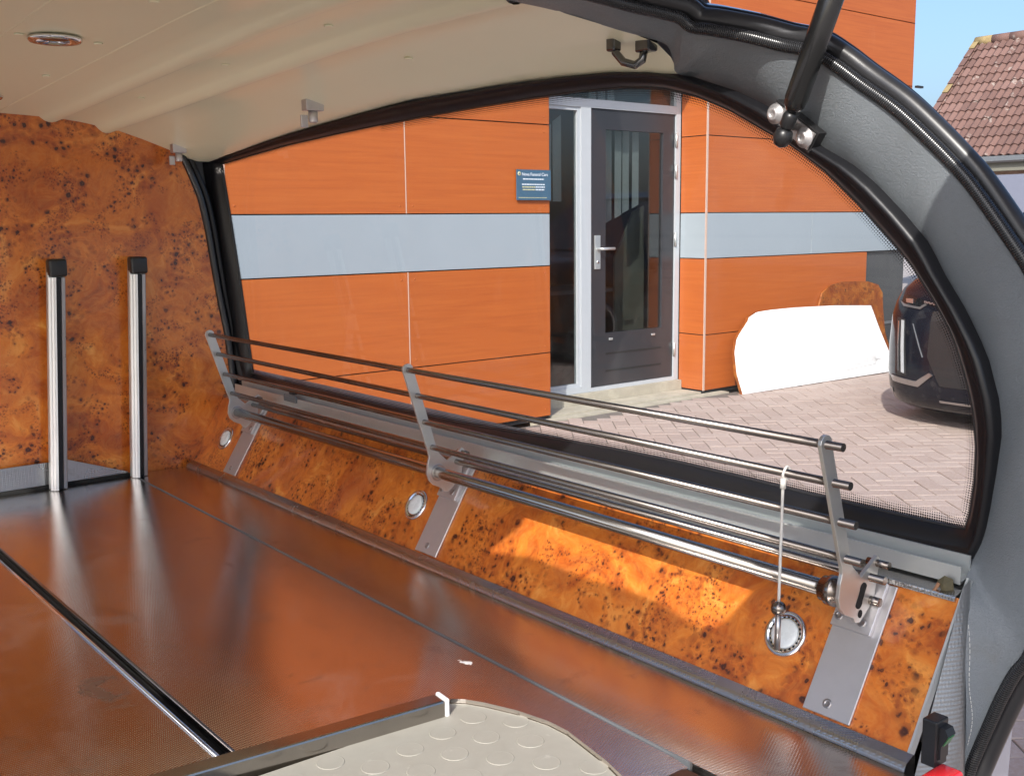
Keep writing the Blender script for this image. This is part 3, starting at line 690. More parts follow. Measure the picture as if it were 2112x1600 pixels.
def tile_geo(y, s0):
    V = []; K = 8
    for s, up in ((s0 - 0.03, 0.045), (s0 + tl + 0.02, 0.012)):
        for k in range(K + 1):
            t = k / K; wv = 0.022 * math.cos(4 * math.pi * t)
            p = Vector((ex0, y - t * tw, ez0)) + us * s + nn_ * (up + wv); V.append(p)
    for k in range(K + 1):
        p = Vector((ex0, y - (k / K) * tw, ez0)) + us * (s0 - 0.03) + nn_ * (0.018 + 0.022 * math.cos(4 * math.pi * k / K)); V.append(p)
    F = [(k, k + 1, K + 2 + k, K + 1 + k) for k in range(K)] + [(k, 2 * K + 2 + k, 2 * K + 3 + k, k + 1) for k in range(K)]
    return V, F
rest = []
for r in range(nrow):
    for c in range(33):
        v, f = tile_geo(yE - c * tw, r * tl)
        if c < ncol: raw('roof_tile', v, f, 'tile', HO, smooth=False)
        else: rest.append((v, f))
multi('roof_tile', rest, 'tile', HO, kind='stuff')
for c in range(12):
    y0 = yE + 0.03 - c * 0.38
    tube('ridge_tile', [(rx0 + 0.02, y0, rz0 + 0.02), (rx0 + 0.02, y0 - 0.375, rz0 + 0.02)], 0.11, 'tile' if c else 'lichen', HO, seg=10)
for r in range(nrow):
    p = Vector((ex0, yE + 0.02, ez0)) + us * (r * tl + tl / 2) + nn_ * 0.01
    d = us * (tl / 2 * 0.96)
    V = [p - d + Vector((0, a, 0)) + nn_ * b for a, b in ((-0.10, 0.075), (0.03, 0.075), (0.03, -0.12))] + [p + d + Vector((0, a, 0)) + nn_ * b for a, b in ((-0.10, 0.06), (0.03, 0.06), (0.03, -0.12))]
    raw('verge_tile', V, [(0, 1, 4, 3), (1, 2, 5, 4), (0, 2, 1), (3, 4, 5)], 'lichen' if r in (7, 12) else 'tile', HO)
prism('gutter', [(19.86, 2.55), (19.86, 2.46), (19.90, 2.43), (19.96, 2.43), (20.0, 2.46), (20.0, 2.55)], XZ, 2.0, yE, 'greytrim', HO)
box('fascia', 20.0, 20.36, 2.1, 11.95, 2.28, 2.44, 'beige', HO)
bw_ = box('van_slab', 14.0, 14.2, 4.4, 8.0, -0.05, 1.97, 'bluegrey'); tag(bw_, 'pale blue-grey slab standing in for a parked van in front of the tiled house', 'wall')  # plain slab added in place of a parked vehicle

# ================================================================== HEARSE
H = thing('hearse', 'hearse load bay with steel deck, burl wood panels, cream roof lining and open tailgate', 'hearse', (0.54, 2.4, 0))
ZD = 0.72; YB = 3.01; XC = 0.54
# ---- outer shell ----------------------------------------------------
aY = [(1.1, 0.050), (1.36, 0.055), (1.57, 0.057), (1.80, 0.053), (2.11, 0.040), (2.49, 0.023), (3.01, 0.0), (3.2, -0.01)]
eY = [(1.1, 0.035), (1.2, 0.046), (1.34, 0.064), (1.6, 0.075), (1.96, 0.076), (2.37, 0.054), (2.6, 0.037), (3.01, 0.0), (3.2, -0.02)]
prof = [(0.54, 1.7165), (0.66, 1.7155), (0.747, 1.713), (0.80, 1.711), (0.852, 1.709), (0.858, 1.704), (0.865, 1.699), (0.874, 1.696), (0.883, 1.695), (0.893, 1.697), (0.905, 1.703), (0.914, 1.705), (0.955, 1.700), (0.994, 1.693), (0.999, 1.688), (1.005, 1.682), (1.013, 1.676), (1.023, 1.673), (1.033, 1.674), (1.046, 1.680), (1.058, 1.681), (1.12, 1.662), (1.18, 1.641), (1.222, 1.625), (1.255, 1.612), (1.285, 1.606), (1.318, 1.606)]
def roofz(x, y, z): 
    t = min(1, max(0, (abs(x - XC) - 0.5) / 0.27))
    e = lerp1(abs(x - XC) + XC, [(1.0, .004), (1.11, .016), (1.19, .023), (1.235, .032), (1.27, .034), (1.295, .014), (1.318, 0)]) * max(0, 1 - max(0, y - 1.2) / 0.7)
    return z + lerp1(y, aY) * (1 - t) + lerp1(y, eY) * t + e
def rear_y(x):
    x = abs(x - XC) + XC; return lerp1(x, [(1.0, 1.249), (1.11, 1.252), (1.19, 1.209), (1.235, 1.191), (1.27, 1.178), (1.295, 1.186), (1.318, 1.195)])
fullp = [(2 * XC - x, z) for x, z in prof[::-1]] + prof[1:]
rows = []
for k in range(25):
    t = k / 24; rows.append([Vector((x, rear_y(x) * (1 - t) + 3.02 * t, roofz(x, rear_y(x) * (1 - t) + 3.02 * t, z))) for x, z in fullp])
loft('headliner', rows, 'liner', H)
sk = [(-0.295, 1.615), (-0.285, 1.645), (-0.22, 1.69), (-0.1, 1.735), (0.2, 1.77), (0.54, 1.785), (0.88, 1.77), (1.18, 1.735), (1.30, 1.69), (1.365, 1.645), (1.375, 1.615)]
rows = [[Vector((x, y, z + (lerp1(y, eY) if abs(x - XC) > 0.8 else lerp1(y, aY)) + (0.0 if y > 1.2 else 0.02))) for x, z in sk] for y in (1.13, 1.2, 1.5, 1.9, 2.3, 2.7, 3.1, 3.4)]
loft('roof_skin', rows, 'hearsep', H)
for s in (1, -1):
    X = lambda x: XC + s * (x - XC)
    prism('lower_body', [(X(1.41), 0.962), (X(1.425), 0.985), (X(1.45), 0.97), (X(1.475), 0.88), (X(1.485), 0.70), (X(1.47), 0.42), (X(1.44), 0.34), (X(1.39), 0.34), (X(1.385), 0.9)], XZ, 0.68, 3.25, 'hearsep', H)
    prism('front_pillar', [(X(1.395), 0.96), (X(1.40), 0.96), (X(1.345), 1.64), (X(1.335), 1.64)], XZ, 3.03, 3.40, 'hearsep', H)
    for y in (1.75, 4.75):
        w = lathe('wheel', [(0.19, 0), (0.30, 0), (0.33, 0.03), (0.33, 0.18), (0.30, 0.21), (0.19, 0.21)], (X(1.26), y, 0.33), (s, 0, 0), 'tyre', H, seg=24)
        lathe('rim', [(0.21, 0), (0.21, 0.012), (0.05, -0.02)], (X(1.475), y, 0.33), (s, 0, 0), 'satin', w, seg=20)
box('underfloor', -0.36, 1.44, 0.72, 5.2, 0.28, 0.66, 'black', H)
cab = []
for y, zr, zw, wr, wb in ((3.26, 1.76, 0.95, 0.62, 0.93), (4.0, 1.70, 0.95, 0.62, 0.93), (4.65, 1.08, 0.93, 0.70, 0.93), (5.25, 0.92, 0.80, 0.66, 0.90), (5.45, 0.72, 0.62, 0.5, 0.72)):
    cab.append([Vector((XC + a, y, z)) for a, z in ((-wb, 0.34), (-wb, zw), (-wr, zr - 0.06), (-wr * 0.8, zr), (0, zr + 0.02), (wr * 0.8, zr), (wr, zr - 0.06), (wb, zw), (wb, 0.34))])
loft('front_body', cab, 'hearsep', H)
# ---- bulkhead ---------------------------------------------------------
be = [(0.865,1.699),(0.883,1.695),(0.898,1.699),(0.911,1.705),(0.996,1.694),(1.005,1.683),(1.023,1.673),(1.038,1.675),(1.054,1.681),(1.180,1.641),(1.222,1.624),(1.247,1.568),(1.272,1.499),(1.289,1.409),(1.304,1.289),(1.317,1.196),(1.332,1.101),(1.341,0.998),(1.346,0.938)]
half = [(XC, 1.72), (0.854, 1.712)] + [(x, z + (0.004 if x < 1.23 else 0)) for x, z in be] + [(1.335, 0.915), (1.20, 0.70), (XC, 0.70)]
poly = half + [(2 * XC - x, z) for x, z in half[-2:0:-1]]
prism('bulkhead_panel', poly, XZ, YB, YB + 0.018, 'burl', H)
plate = [(0.10, 0.742), (0.10, 0.790), (0.853, 0.792), (1.013, 0.735), (1.018, 0.731)]
prism('skirt_plate', [(0.06, 0.731), (0.227, 0.792), (0.853, 0.792), (1.016, 0.733), (1.012, 0.731)], XZ, 2.992, 2.998, 'emb', H)
box('gap_shade', 0.06, 1.018, 2.985, 3.0, 0.7205, 0.7295, 'dark', H)  # black strip put in for the shade in the gap under the plate
eb = [(x, z) for x, z in be[10:]]
for off, r, nm, mt in ((0.010, 0.010, 'edge_seal', 'bulb'), (0.034, 0.011, 'edge_seal', 'rubber')):
    P = catmull([(x + off, YB - 0.006 + off * 0.6, z) for x, z in eb], 4); tube(nm, P, r, mt, H, seg=10)
def post(xb, xt, yb=2.984):
    t = 0.013; zb, zt = 0.7215, 1.333
    def bar(nm, a, b, y0, y1, mat, par, z0=zb, z1=zt):
        f = lambda z: xb + (xt - xb) * (z - zb) / (zt - zb)
        V = [(f(z0) + a, y0, z0), (f(z0) + b, y0, z0), (f(z0) + b, y1, z0), (f(z0) + a, y1, z0), (f(z1) + a, y0, z1), (f(z1) + b, y0, z1), (f(z1) + b, y1, z1), (f(z1) + a, y1, z1)]
        v, fc = bevel_geo(V, [(0, 1, 2, 3), (4, 5, 6, 7), (0, 1, 5, 4), (1, 2, 6, 5), (2, 3, 7, 6), (3, 0, 4, 7)], 0.0015, 1)
        return raw(nm, v, fc, mat, par)
    p = bar('guide_post', -0.0215, 0.0215, yb - 0.018, yb, 'alu', H)
    zt2 = zt - 0.042; f = lambda z: xb + (xt - xb) * (z - zb) / (zt - zb)
    sec = [(-0.0215, -0.0185), (-0.0215, -0.0225), (-0.0175, -0.0262), (-0.0162, -0.0255), (-0.0150, -0.0285), (-0.011, -0.0315), (-0.0098, -0.0308), (-0.0085, -0.0335), (-0.0052, -0.0345), (-0.0052, -0.0185)]
    V = [(f(zz) + a, yb + b, zz) for zz in (zb, zt2) for a, b in sec]; n_ = len(sec)
    raw('side_lip', V, [list(range(n_)), list(range(2 * n_ - 1, n_ - 1, -1))] + [(i, (i + 1) % n_, n_ + (i + 1) % n_, n_ + i) for i in range(n_)], 'lip', p)
    bar('side_lip', 0.0100, 0.0215, yb - 0.024, yb - 0.0185, 'satin', p, zb, zt - 0.042)  # right lip of the same aluminium, darker for its shaded side
    bar('rubber_insert', -0.0048, 0.0096, yb - 0.026, yb - 0.0185, 'rubber', p, zb, zt - 0.042)
    v, f = bevel_geo(*g_box(xt - 0.0232, xt + 0.0232, yb - 0.036, yb + 0.001, zt - 0.041, zt + 0.006), 0.007, 3)
    raw('end_cap', v, f, 'black', p, smooth=True)
post(0.815, 0.852, 2.975); post(1.036, 1.068, 2.978); post(2 * XC - 0.815, 2 * XC - 0.852, 2.975); post(2 * XC - 1.036, 2 * XC - 1.068, 2.978)
# ---- deck ---------------------------------------------------------------
arc = [(0.842, 1.215), (0.870, 1.228), (0.886, 1.212), (0.901, 1.185), (0.921, 1.135), (0.934, 1.080), (0.935, 1.040), (0.928, 1.000), (0.918, 0.945), (0.905, 0.90), (0.885, 0.862)]
mainp = [(0.553, 1.240)] + arc + [(0.985, 0.862), (0.9935, 0.90), (1.026, 3.005), (0.553, 3.005)]
prism('deck_plate', mainp, XY, 0.709, ZD, 'deck', H)
prism('deck_plate', [(0.527, 1.25), (0.527, 3.005), (0.054, 3.005), (0.0865, 0.90), (0.10, 0.862), (0.2, 0.862), (0.145, 1.04), (0.21, 1.228)], XY, 0.709, ZD, 'deck', H)
prism('deck_plate', [(0.9970, 0.64), (0.9975, 0.90), (1.030, 3.005), (1.187, 3.005), (1.183, 0.70), (1.18, 0.64)], XY, 0.708, ZD + 0.001, 'deck', H)
prism('deck_plate', [(2 * XC - x, y) for x, y in [(0.9970, 0.64), (0.9975, 0.90), (1.030, 3.005), (1.187, 3.005), (1.183, 0.70), (1.18, 0.64)]], XY, 0.708, ZD + 0.001, 'deck', H)
prism('seam_bead', [(0.9938, 0.87), (1.0266, 3.0), (1.0296, 3.0), (0.9972, 0.87)], XY, 0.70, ZD + 0.002, 'greytrim', H)
gr = box('groove_track', 0.5275, 0.5525, 1.235, 3.0, 0.690, 0.706, 'dark', H)
tube('track_edge', [(0.5285, 1.24, 0.7205), (0.5285, 3.0, 0.7205)], 0.0035, 'chrome', gr, seg=8); tube('track_edge', [(0.5515, 1.24, 0.7195), (0.5515, 3.0, 0.7195)], 0.003, 'steel', gr, seg=8)
bl0 = Vector((0.20, 1.262, 0)); bl1 = Vector((0.838, 1.196, 0)); dd = (bl1 - bl0).normalized(); nb = Vector((-dd.y, dd.x, 0))
V = [(p + nb * a) + Vector((0, 0, z)) for p in (bl0, bl1) for a, z in ((0, 0.706), (0.030, 0.706), (0.030, 0.738), (0, 0.738))]
v, f = bevel_geo(V, [(0, 1, 2, 3), (4, 5, 6, 7), (0, 1, 5, 4), (1, 2, 6, 5), (2, 3, 7, 6), (3, 0, 4, 7)], 0.003, 2)
tb = raw('tray_end_bar', v, f, 'tubes', H, smooth=False)
V = [(p + nb * a) + Vector((0, 0, z)) for p in (bl1 + dd * 0.0005, bl1 + dd * 0.007) for a, z in ((-0.0005, 0.7065), (0.031, 0.7065), (0.031, 0.7395), (-0.0005, 0.7395))]
v, f = bevel_geo(V, [(0, 1, 2, 3), (4, 5, 6, 7), (0, 1, 5, 4), (1, 2, 6, 5), (2, 3, 7, 6), (3, 0, 4, 7)], 0.002, 2)
raw('end_cap', v, f, 'whitep', tb)
box('load_floor', -0.12, 1.19, 0.66, 3.01, 0.66, 0.69, 'black', H)
v, f = bevel_geo(*g_box(0.30, 0.972, 0.79, 0.858, 0.69, 0.733), 0.012, 3); raw('threshold_bumper', v, f, 'black', H, smooth=True)
for s in (1, -1):
    X = lambda x: XC + s * (x - XC)
    kp = [(1.183, 0.7215), (1.1845, 0.7265), (1.189, 0.7325), (1.2045, 0.7385), (1.2085, 0.7365), (1.2085, 0.70), (1.19, 0.70)]
    rows = [[Vector((X(x), y, z)) for x, z in kp] for y in (0.675, 1.4, 2.2, 2.985)]
    loft('kerb_strip', rows, 'emb', H, smooth=False)
    # ---- burl side panel ---------------------------------------------------
    pu = Vector((0.53, 0, 0.848)); pn = Vector((-0.848, 0, 0.53))
    PP = lambda y, u, h=0.0: Vector((X(1.2), y, 0.72)) + Vector((pu.x * u * s, 0, pu.z * u)) + Vector((pn.x * h * s, 0, pn.z * h))
    def pslab(nm, y0, y1, u0, u1, h0, h1, mat, par, bev=0.0):
        V = [PP(y, u, h) for h in (h0, h1) for u in (u0, u1) for y in (y0, y1)]
        f = [(0, 1, 3, 2), (4, 6, 7, 5), (0, 4, 5, 1), (2, 3, 7, 6), (0, 2, 6, 4), (1, 5, 7, 3)]
        if bev: V, f = bevel_geo(V, f, bev, 1)
        return raw(nm, V, f, mat, par)
    pslab('side_panel', 0.687, 3.009, 0.0145, 0.232, -0.012, 0.0, 'burl', H)
    pslab('panel_edge', 0.683, 0.6865, 0.0145, 0.262, -0.012, 0.0015, 'alu', H)
    prism('ledge_plate', [(X(1.3145), 0.9135), (X(1.3175), 0.9195), (X(1.372), 0.936), (X(1.41), 0.944), (X(1.41), 0.938), (X(1.332), 0.905)], XZ, 0.69, 3.005, 'emb', H)
    prism('curtain_track', [(X(a), b) for a, b in [(1.338, 0.930), (1.338, 0.955), (1.3405, 0.955), (1.3405, 0.9335), (1.3605, 0.9385), (1.3605, 0.966), (1.3635, 0.966), (1.3635, 0.936)]], XZ, 0.695, 2.965, 'alu', H)
    for k, yb in enumerate((0.8105, 1.787, 2.747)):
        br = pslab('rail_bracket', yb - 0.0375, yb + 0.0375, 0.0215, 0.2235, 0.0005, 0.0045, 'plate', H, 0.0008)
        pslab('mount_plate', yb - 0.026, yb + 0.0375, 0.145, 0.2235, 0.0046, 0.0115, 'plate', br, 0.0008)
        for dy, u, h in ((0.003, 0.0385, 0.0047), (-0.006, 0.160, 0.0117), (0.031, 0.160, 0.0117)):
            c = PP(yb + dy - (0.003 if u > 0.1 else 0), u, h)
            sc = lathe('screw', [(0.0068, -0.001), (0.0068, 0.0008), (0.006, 0.0014), (0.0028, 0.0014), (0.0026, 0.0005)], c, PP(0, 0, 1) - PP(0, 0, 0), 'satin', br, seg=14)
        ya = yb - 0.0105
        ar = [(1.1575,1.131),(1.159,1.138),(1.164,1.1425),(1.170,1.144),(1.176,1.1425),(1.181,1.138),(1.1825,1.131),(1.2345,0.966),(1.241,0.951),(1.262,0.932),(1.300,0.955),(1.307,0.949),(1.301,0.920),(1.297,0.897),(1.286,0.884),(1.270,0.871),(1.261,0.8665),(1.252,0.868),(1.247,0.876),(1.226,0.886),(1.215,0.897),(1.210,0.912),(1.2125,0.932),(1.2165,0.946),(1.214,0.958),(1.2095,0.970)]
        prism('rail_arm', [(X(a), b) for a, b in ar], XZ, ya - 0.003, ya + 0.003, 'arm', br, 0.0008)
        tube('pin', [(X(1.300), ya - 0.022, 0.944), (X(1.300), ya + 0.012, 0.944)], 0.0055, 'steel', br, seg=12)
        tube('pin', [(X(1.287), ya - 0.018, 0.893), (X(1.287), ya + 0.008, 0.893)], 0.0065, 'steel', br, seg=12)
        if k == 0:
            sl8 = [(1.262 + 0.0085 * math.cos(t) + (0.006 if math.sin(t) > 0 else -0.004), 0.905 + 0.010 * math.sin(t) + (0.008 if math.sin(t) > 0 else -0.008)) for t in [i * math.pi / 8 for i in range(16)]]
            prism('slot', [(X(a), b) for a, b in sl8], XZ, ya - 0.0036, ya - 0.0031, 'dark', br)  # dark pieces laid on the arm in place of its shaded holes
            prism('slot', [(X(1.262 + 0.005 * math.cos(i * math.pi / 6)), 0.879 + 0.0060 * math.sin(i * math.pi / 6)) for i in range(12)], XZ, ya - 0.0036, ya - 0.0031, 'dark', br)
            lathe('collar', [(0.017, 0), (0.017, 0.012), (0.0215, 0.013), (0.0215, 0.026), (0.018, 0.027), (0.018, 0.036), (0.0135, 0.037)], (X(1.237), ya + 0.0035, 0.911), (0, 1, 0), 'steel', br, seg=24)
        else:
            tube('eye_ring', [(X(1.237 + 0.0165 * math.cos(t)), ya, 0.911 + 0.0165 * math.sin(t)) for t in [i * math.pi / 12 for i in range(24)]], 0.0035, 'satin', br, seg=6, cyc=True)
    for x, z, r, y0 in ((1.170, 1.131, 0.0058, 0.772), (1.1895, 1.077, 0.0058, 0.772), (1.2055, 1.021, 0.0058, 0.772), (1.2235, 0.966, 0.0058, 0.772), (1.284, 0.927, 0.0058, 0.774)):
        tube('guard_rail', [(X(x), y0, z), (X(x), 2.752, z)], r, 'steel', H, seg=14)
    tube('main_rail', [(X(1.237), 0.806, 0.911), (X(1.237), 2.742, 0.911)], 0.0120, 'tubes', H, seg=20)
    for y in (0.917, 1.890, 2.868):
        c = PP(y, 0.111, 0.0); ax = PP(0, 0, 1) - PP(0, 0, 0)
        L = lathe('panel_lamp', [(0.0345, 0), (0.0345, 0.002), (0.032, 0.0045), (0.0285, 0.0040), (0.0265, 0.0022), (0.0245, 0.0022)], c, ax, 'chrome', H, seg=36)
        lathe('lens', [(0.0222, 0.0023), (0.0222, 0.0045), (0.018, 0.0062), (0.010, 0.0072), (0.003, 0.0075)], c, ax, 'frost', L, seg=28)
        g = []
        a = ax.orthogonal().normalized(); b = ax.normalized().cross(a)
        for i in range(22):
            t = i / 22 * 2 * math.pi; r0 = a * math.cos(t) + b * math.sin(t); t0 = -a * math.sin(t) + b * math.cos(t)
            V = [c + r0 * rr + t0 * tt + ax * hh for hh in (0.0021, 0.0029) for rr in (0.0238, 0.0258) for tt in (-0.0017, 0.0017)]
            g.append((V, [(0, 1, 3, 2), (4, 6, 7, 5), (0, 4, 5, 1), (2, 3, 7, 6), (0, 2, 6, 4), (1, 5, 7, 3)]))
        multi('vent_slot', g, 'dark', L, kind='stuff')
    # ---- window ------------------------------------------------------------
    inner = [(1.355,3.001,1.598),(1.367,2.986,1.443),(1.381,2.972,1.265),(1.394,2.968,1.113),(1.404,2.966,0.983),(1.404,2.857,0.978),(1.404,2.622,0.976),(1.405,2.227,0.973),(1.404,1.922,0.976),(1.404,1.665,0.986),(1.403,1.447,0.995),(1.403,1.261,0.998),(1.403,1.100,0.996),(1.403,0.958,0.993),(1.403,0.832,0.992),(1.403,0.749,0.992),(1.403,0.723,0.993),(1.402,0.717,1.009),(1.397,0.709,1.069),(1.393,0.708,1.115),(1.389,0.715,1.170),(1.385,0.727,1.214),(1.381,0.746,1.268),(1.377,0.775,1.315),(1.373,0.811,1.365),(1.371,0.839,1.392),(1.367,0.889,1.442),(1.363,0.943,1.490),(1.360,0.999,1.529),(1.359,1.039,1.549),(1.355,1.119,1.592),(1.353,1.185,1.619),(1.352,1.258,1.638),(1.351,1.348,1.648),(1.350,1.458,1.652),(1.351,1.594,1.653),(1.351,1.745,1.652),(1.351,1.915,1.649),(1.351,2.107,1.644),(1.352,2.326,1.637),(1.352,2.578,1.627),(1.354,2.811,1.612)]
    outer = [(1.324,3.056,1.606),(1.336,3.051,1.458),(1.350,3.052,1.286),(1.365,3.040,1.095),(1.377,2.997,0.948),(1.377,2.575,0.943),(1.378,1.980,0.940),(1.377,1.447,0.944),(1.377,1.029,0.944),(1.376,0.714,0.956),(1.376,0.698,0.958),(1.374,0.687,0.987),(1.371,0.680,1.022),(1.366,0.673,1.080),(1.362,0.669,1.136),(1.358,0.673,1.179),(1.353,0.691,1.242),(1.349,0.721,1.298),(1.344,0.758,1.354),(1.342,0.772,1.382),(1.339,0.813,1.426),(1.335,0.858,1.470),(1.333,0.896,1.498),(1.331,0.936,1.520),(1.326,1.024,1.582),(1.324,1.084,1.611),(1.321,1.190,1.648),(1.320,1.261,1.662),(1.319,1.351,1.672),(1.318,1.475,1.677),(1.318,1.612,1.679),(1.318,1.782,1.680),(1.318,1.976,1.679),(1.319,2.178,1.671),(1.320,2.387,1.658),(1.321,2.639,1.640),(1.323,2.869,1.620),(1.324,3.002,1.613)]
    seg = lambda L, cs, ns: [p for (a, b), n in zip(zip(cs, cs[1:]), ns) for p in resample((L + [L[0]])[a:b + 1], n + 1)[:-1]]
    I = seg(inner, [0, 4, 16, 42], [16, 60, 110]); O = seg(outer, [0, 4, 10, 38], [16, 60, 110])
    fx = lambda p: Vector((X(p.x), p.y, p.z))
    nin = Vector((-1, 0, -0.08)).normalized()
    nseg = len(I); rows = []
    pr = [(0.0, 0.0, 0.003), (0.06, 0.0, 0.008), (0.20, 0.012, 0.0), (0.40, 0.017, 0.0), (0.58, 0.013, 0.0), (0.68, 0.012, 0.0), (0.78, 0.017, 0.0), (0.90, 0.015, 0), (1.0, 0.004, 0.0), (1.06, -0.012, 0.0)]
    rr2 = random.Random(5)
    wob = [0.0] * nseg
    for i in range(nseg): wob[i] = 0.0014 * math.sin(i * 0.31) + 0.0016 * math.sin(i * 0.123 + 1)
    rows = [[fx(I[i].lerp(O[i], t) + nin * (b + c + (wob[i] if 0.1 < t else 0))) for i in range(nseg)] for t, b, c in pr]
    loft('window_seal', rows, 'rubber', H, cyc=True)
    lip = [fx(I[i] + nin * 0.0065 + (O[i] - I[i]) * 0.03) for i in range(nseg)]
    tube('seal_lip', lip, 0.0022, 'bulb', H, seg=6, cyc=True)
    cI = sum(I, Vector()) / nseg
    gl = [fx(p + (O[i] - p) * 0.5 - nin * 0.0) for i, p in enumerate(I)]
    gl = [g - Vector((s * nin.x, 0, nin.z)) * 0.0 for g in gl]
    flat = [Vector((X(1.405 + 0.08 * 0.97 - 0.08 * (g.z)), g.y, g.z)) for g in gl]
    wd = raw('side_window', flat, [list(range(nseg))], 'glass', H)
    # printed dot band just inside the glass edge
    fr0 = [Vector((X(1.405 + 0.0776 - 0.08 * p.z) - s * 0.0015, p.y, p.z)) for p in [q + (O[i] - q) * 0.1 for i, q in enumerate(I)]]
    c3 = fx(cI); fr1 = []
    for i in range(nseg):
        t = (fr0[(i + 1) % nseg] - fr0[i - 1]).normalized(); d = t.cross(Vector((s, 0, 0))); d.normalize()
        if d.dot(c3 - fr0[i]) < 0: d = -d
        wd_ = 0.021 * (0.55 if i < 22 or i > 150 else 1.0)
        fr1.append(fr0[i] + d * wd_ + Vector((0, 0, 0)))
    L = 0; V, F, UV = [], [], []
    for i in range(nseg + 1):
        if i: L += (fr0[i % nseg] - fr0[i - 1]).length
        V += [fr0[i % nseg], Vector((fr0[i % nseg].x, fr1[i % nseg].y, fr1[i % nseg].z)) if 0 else fr1[i % nseg]]; UV += [(L, 1.0), (L, 0.0)]
    F = [(2 * i, 2 * i + 2, 2 * i + 3, 2 * i + 1) for i in range(nseg)]
    raw('dot_border', V, F, 'frit', wd, uvs=UV)
    # gap between bulkhead edge and window seal
    ebp = catmull([(x + 0.03, YB + 0.02, z) for x, z in be[10:]], 3); so2 = resample([Vector(p) for p in outer[0:5]], len(ebp))
    loft('front_trim', [[fx(p) for p in ebp], [fx(p + Vector((0.02, 0.01, 0))) for p in so2]], 'greytrim', H)
    # ---- leather pillar ------------------------------------------------------
    EA = [(1.000,1.249,1.737),(1.110,1.252,1.733),(1.190,1.209,1.709),(1.235,1.191,1.699),(1.270,1.178,1.689),(1.295,1.186,1.666),(1.310,1.193,1.652),(1.340,1.175,1.642),(1.352,1.107,1.616),(1.356,1.047,1.586),(1.356,0.998,1.553),(1.358,0.955,1.519),(1.360,0.914,1.500),(1.362,0.875,1.471),(1.364,0.828,1.426),(1.366,0.786,1.381),(1.368,0.771,1.353),(1.370,0.732,1.296),(1.372,0.701,1.239),(1.374,0.681,1.176),(1.375,0.675,1.133),(1.376,0.678,1.077),(1.377,0.683,1.021),(1.377,0.688,0.985),(1.372,0.698,0.954),(1.338,0.689,0.930),(1.320,0.676,0.877),(1.310,0.666,0.815),(1.305,0.660,0.764),(1.300,0.656,0.712),(1.295,0.660,0.681),(1.290,0.661,0.658)]
    EB = [(1.080,1.166,1.738),(1.120,1.158,1.733),(1.160,1.142,1.725),(1.200,1.128,1.719),(1.225,1.116,1.713),(1.240,1.106,1.701),(1.250,1.078,1.694),(1.270,1.022,1.678),(1.290,0.980,1.663),(1.300,0.937,1.650),(1.310,0.904,1.628),(1.318,0.870,1.601),(1.326,0.819,1.563),(1.332,0.774,1.522),(1.337,0.734,1.482),(1.340,0.707,1.451),(1.345,0.664,1.393),(1.350,0.636,1.350),(1.353,0.610,1.293),(1.355,0.592,1.228),(1.356,0.581,1.156),(1.356,0.579,1.075),(1.355,0.583,0.999),(1.353,0.590,0.933),(1.350,0.600,0.878),(1.348,0.609,0.850),(1.345,0.622,0.827),(1.340,0.635,0.791),(1.335,0.645,0.757),(1.328,0.655,0.719),(1.322,0.660,0.696),(1.318,0.665,0.670)]
    a = catmull(EA, 4); b = catmull(EB, 4)
    a = [Vector((0.54, 1.255, 1.765))] + a; b = [Vector((0.54, 1.175, 1.772))] + b
    rows = []
    for k in range(13):
        t = k / 12; r = []
        for i, (p, q) in enumerate(zip(a, b)):
            f_ = i / len(a)
            puff = 0.010 * math.sin(math.pi * t) if f_ > 0.2 else 0.004 * math.sin(math.pi * t)
            w_ = 0.0025 * math.sin(11 * f_ * 6 + 3 * t) * math.sin(math.pi * t)
            dent = -0.003 * math.exp(-((f_ - 0.365) / 0.03) ** 2) * (1 - t)
            out = (Vector((XC, 1.5, 1.2)) - p).normalized()
            r.append(fx(p.lerp(q, t) + out * (puff + w_ + dent)))
        rows.append(r)
    loft('pillar_trim', rows, 'leather', H)
    if s == 1: STR = rows
    bb = [Vector((0.54, 1.172, 1.774))] + catmull(EB, 6)
    def offs(P, d, dy=0.0):
        r = []
        for p in P:
            o_ = Vector((p.x - 0.54 + 1e-4, 0, (p.z - 1.2) * 1.25)); o_.normalize(); r.append(p + o_ * d + Vector((0, dy, 0)))
        return r
    tube('braid_edging', [fx(p) for p in offs(bb, 0.003, -0.003)], 0.0092, 'braid', H, seg=12)
    tube('weatherstrip', [fx(p) for p in offs(bb, 0.027, -0.006)], 0.0145, 'bulb', H, seg=14)
    tube('weatherstrip', [fx(p) for p in offs(bb, 0.046, -0.0)], 0.008, 'rubber', H, seg=10)
    r0 = offs(bb, 0.040, 0.004); r1 = offs(bb, 0.058, 0.004); r2 = offs(bb, 0.070, 0.020); r3 = offs(bb, 0.080, 0.10)
    r4 = [p + Vector((0.045, 0, 0)) for p in resample(offs([Vector((0.54, 1.255, 1.765))] + catmull(EA, 6), 0.03), len(bb))]
    loft('rear_quarter', [[fx(p) for p in r] for r in (r0, r1, r2, r3, r4)], 'hearsep', H)
    # pulley-end plate and rear corner
    V = [fx(Vector(p)) for p in [(1.206, 0.684, 0.700), (1.226, 0.684, 0.723), (1.321, 0.684, 0.932), (1.345, 0.690, 0.945), (1.318, 0.672, 0.939), (1.312, 0.664, 0.815), (1.305, 0.655, 0.707), (1.27, 0.648, 0.66), (1.2, 0.66, 0.66)]]
    ep = []
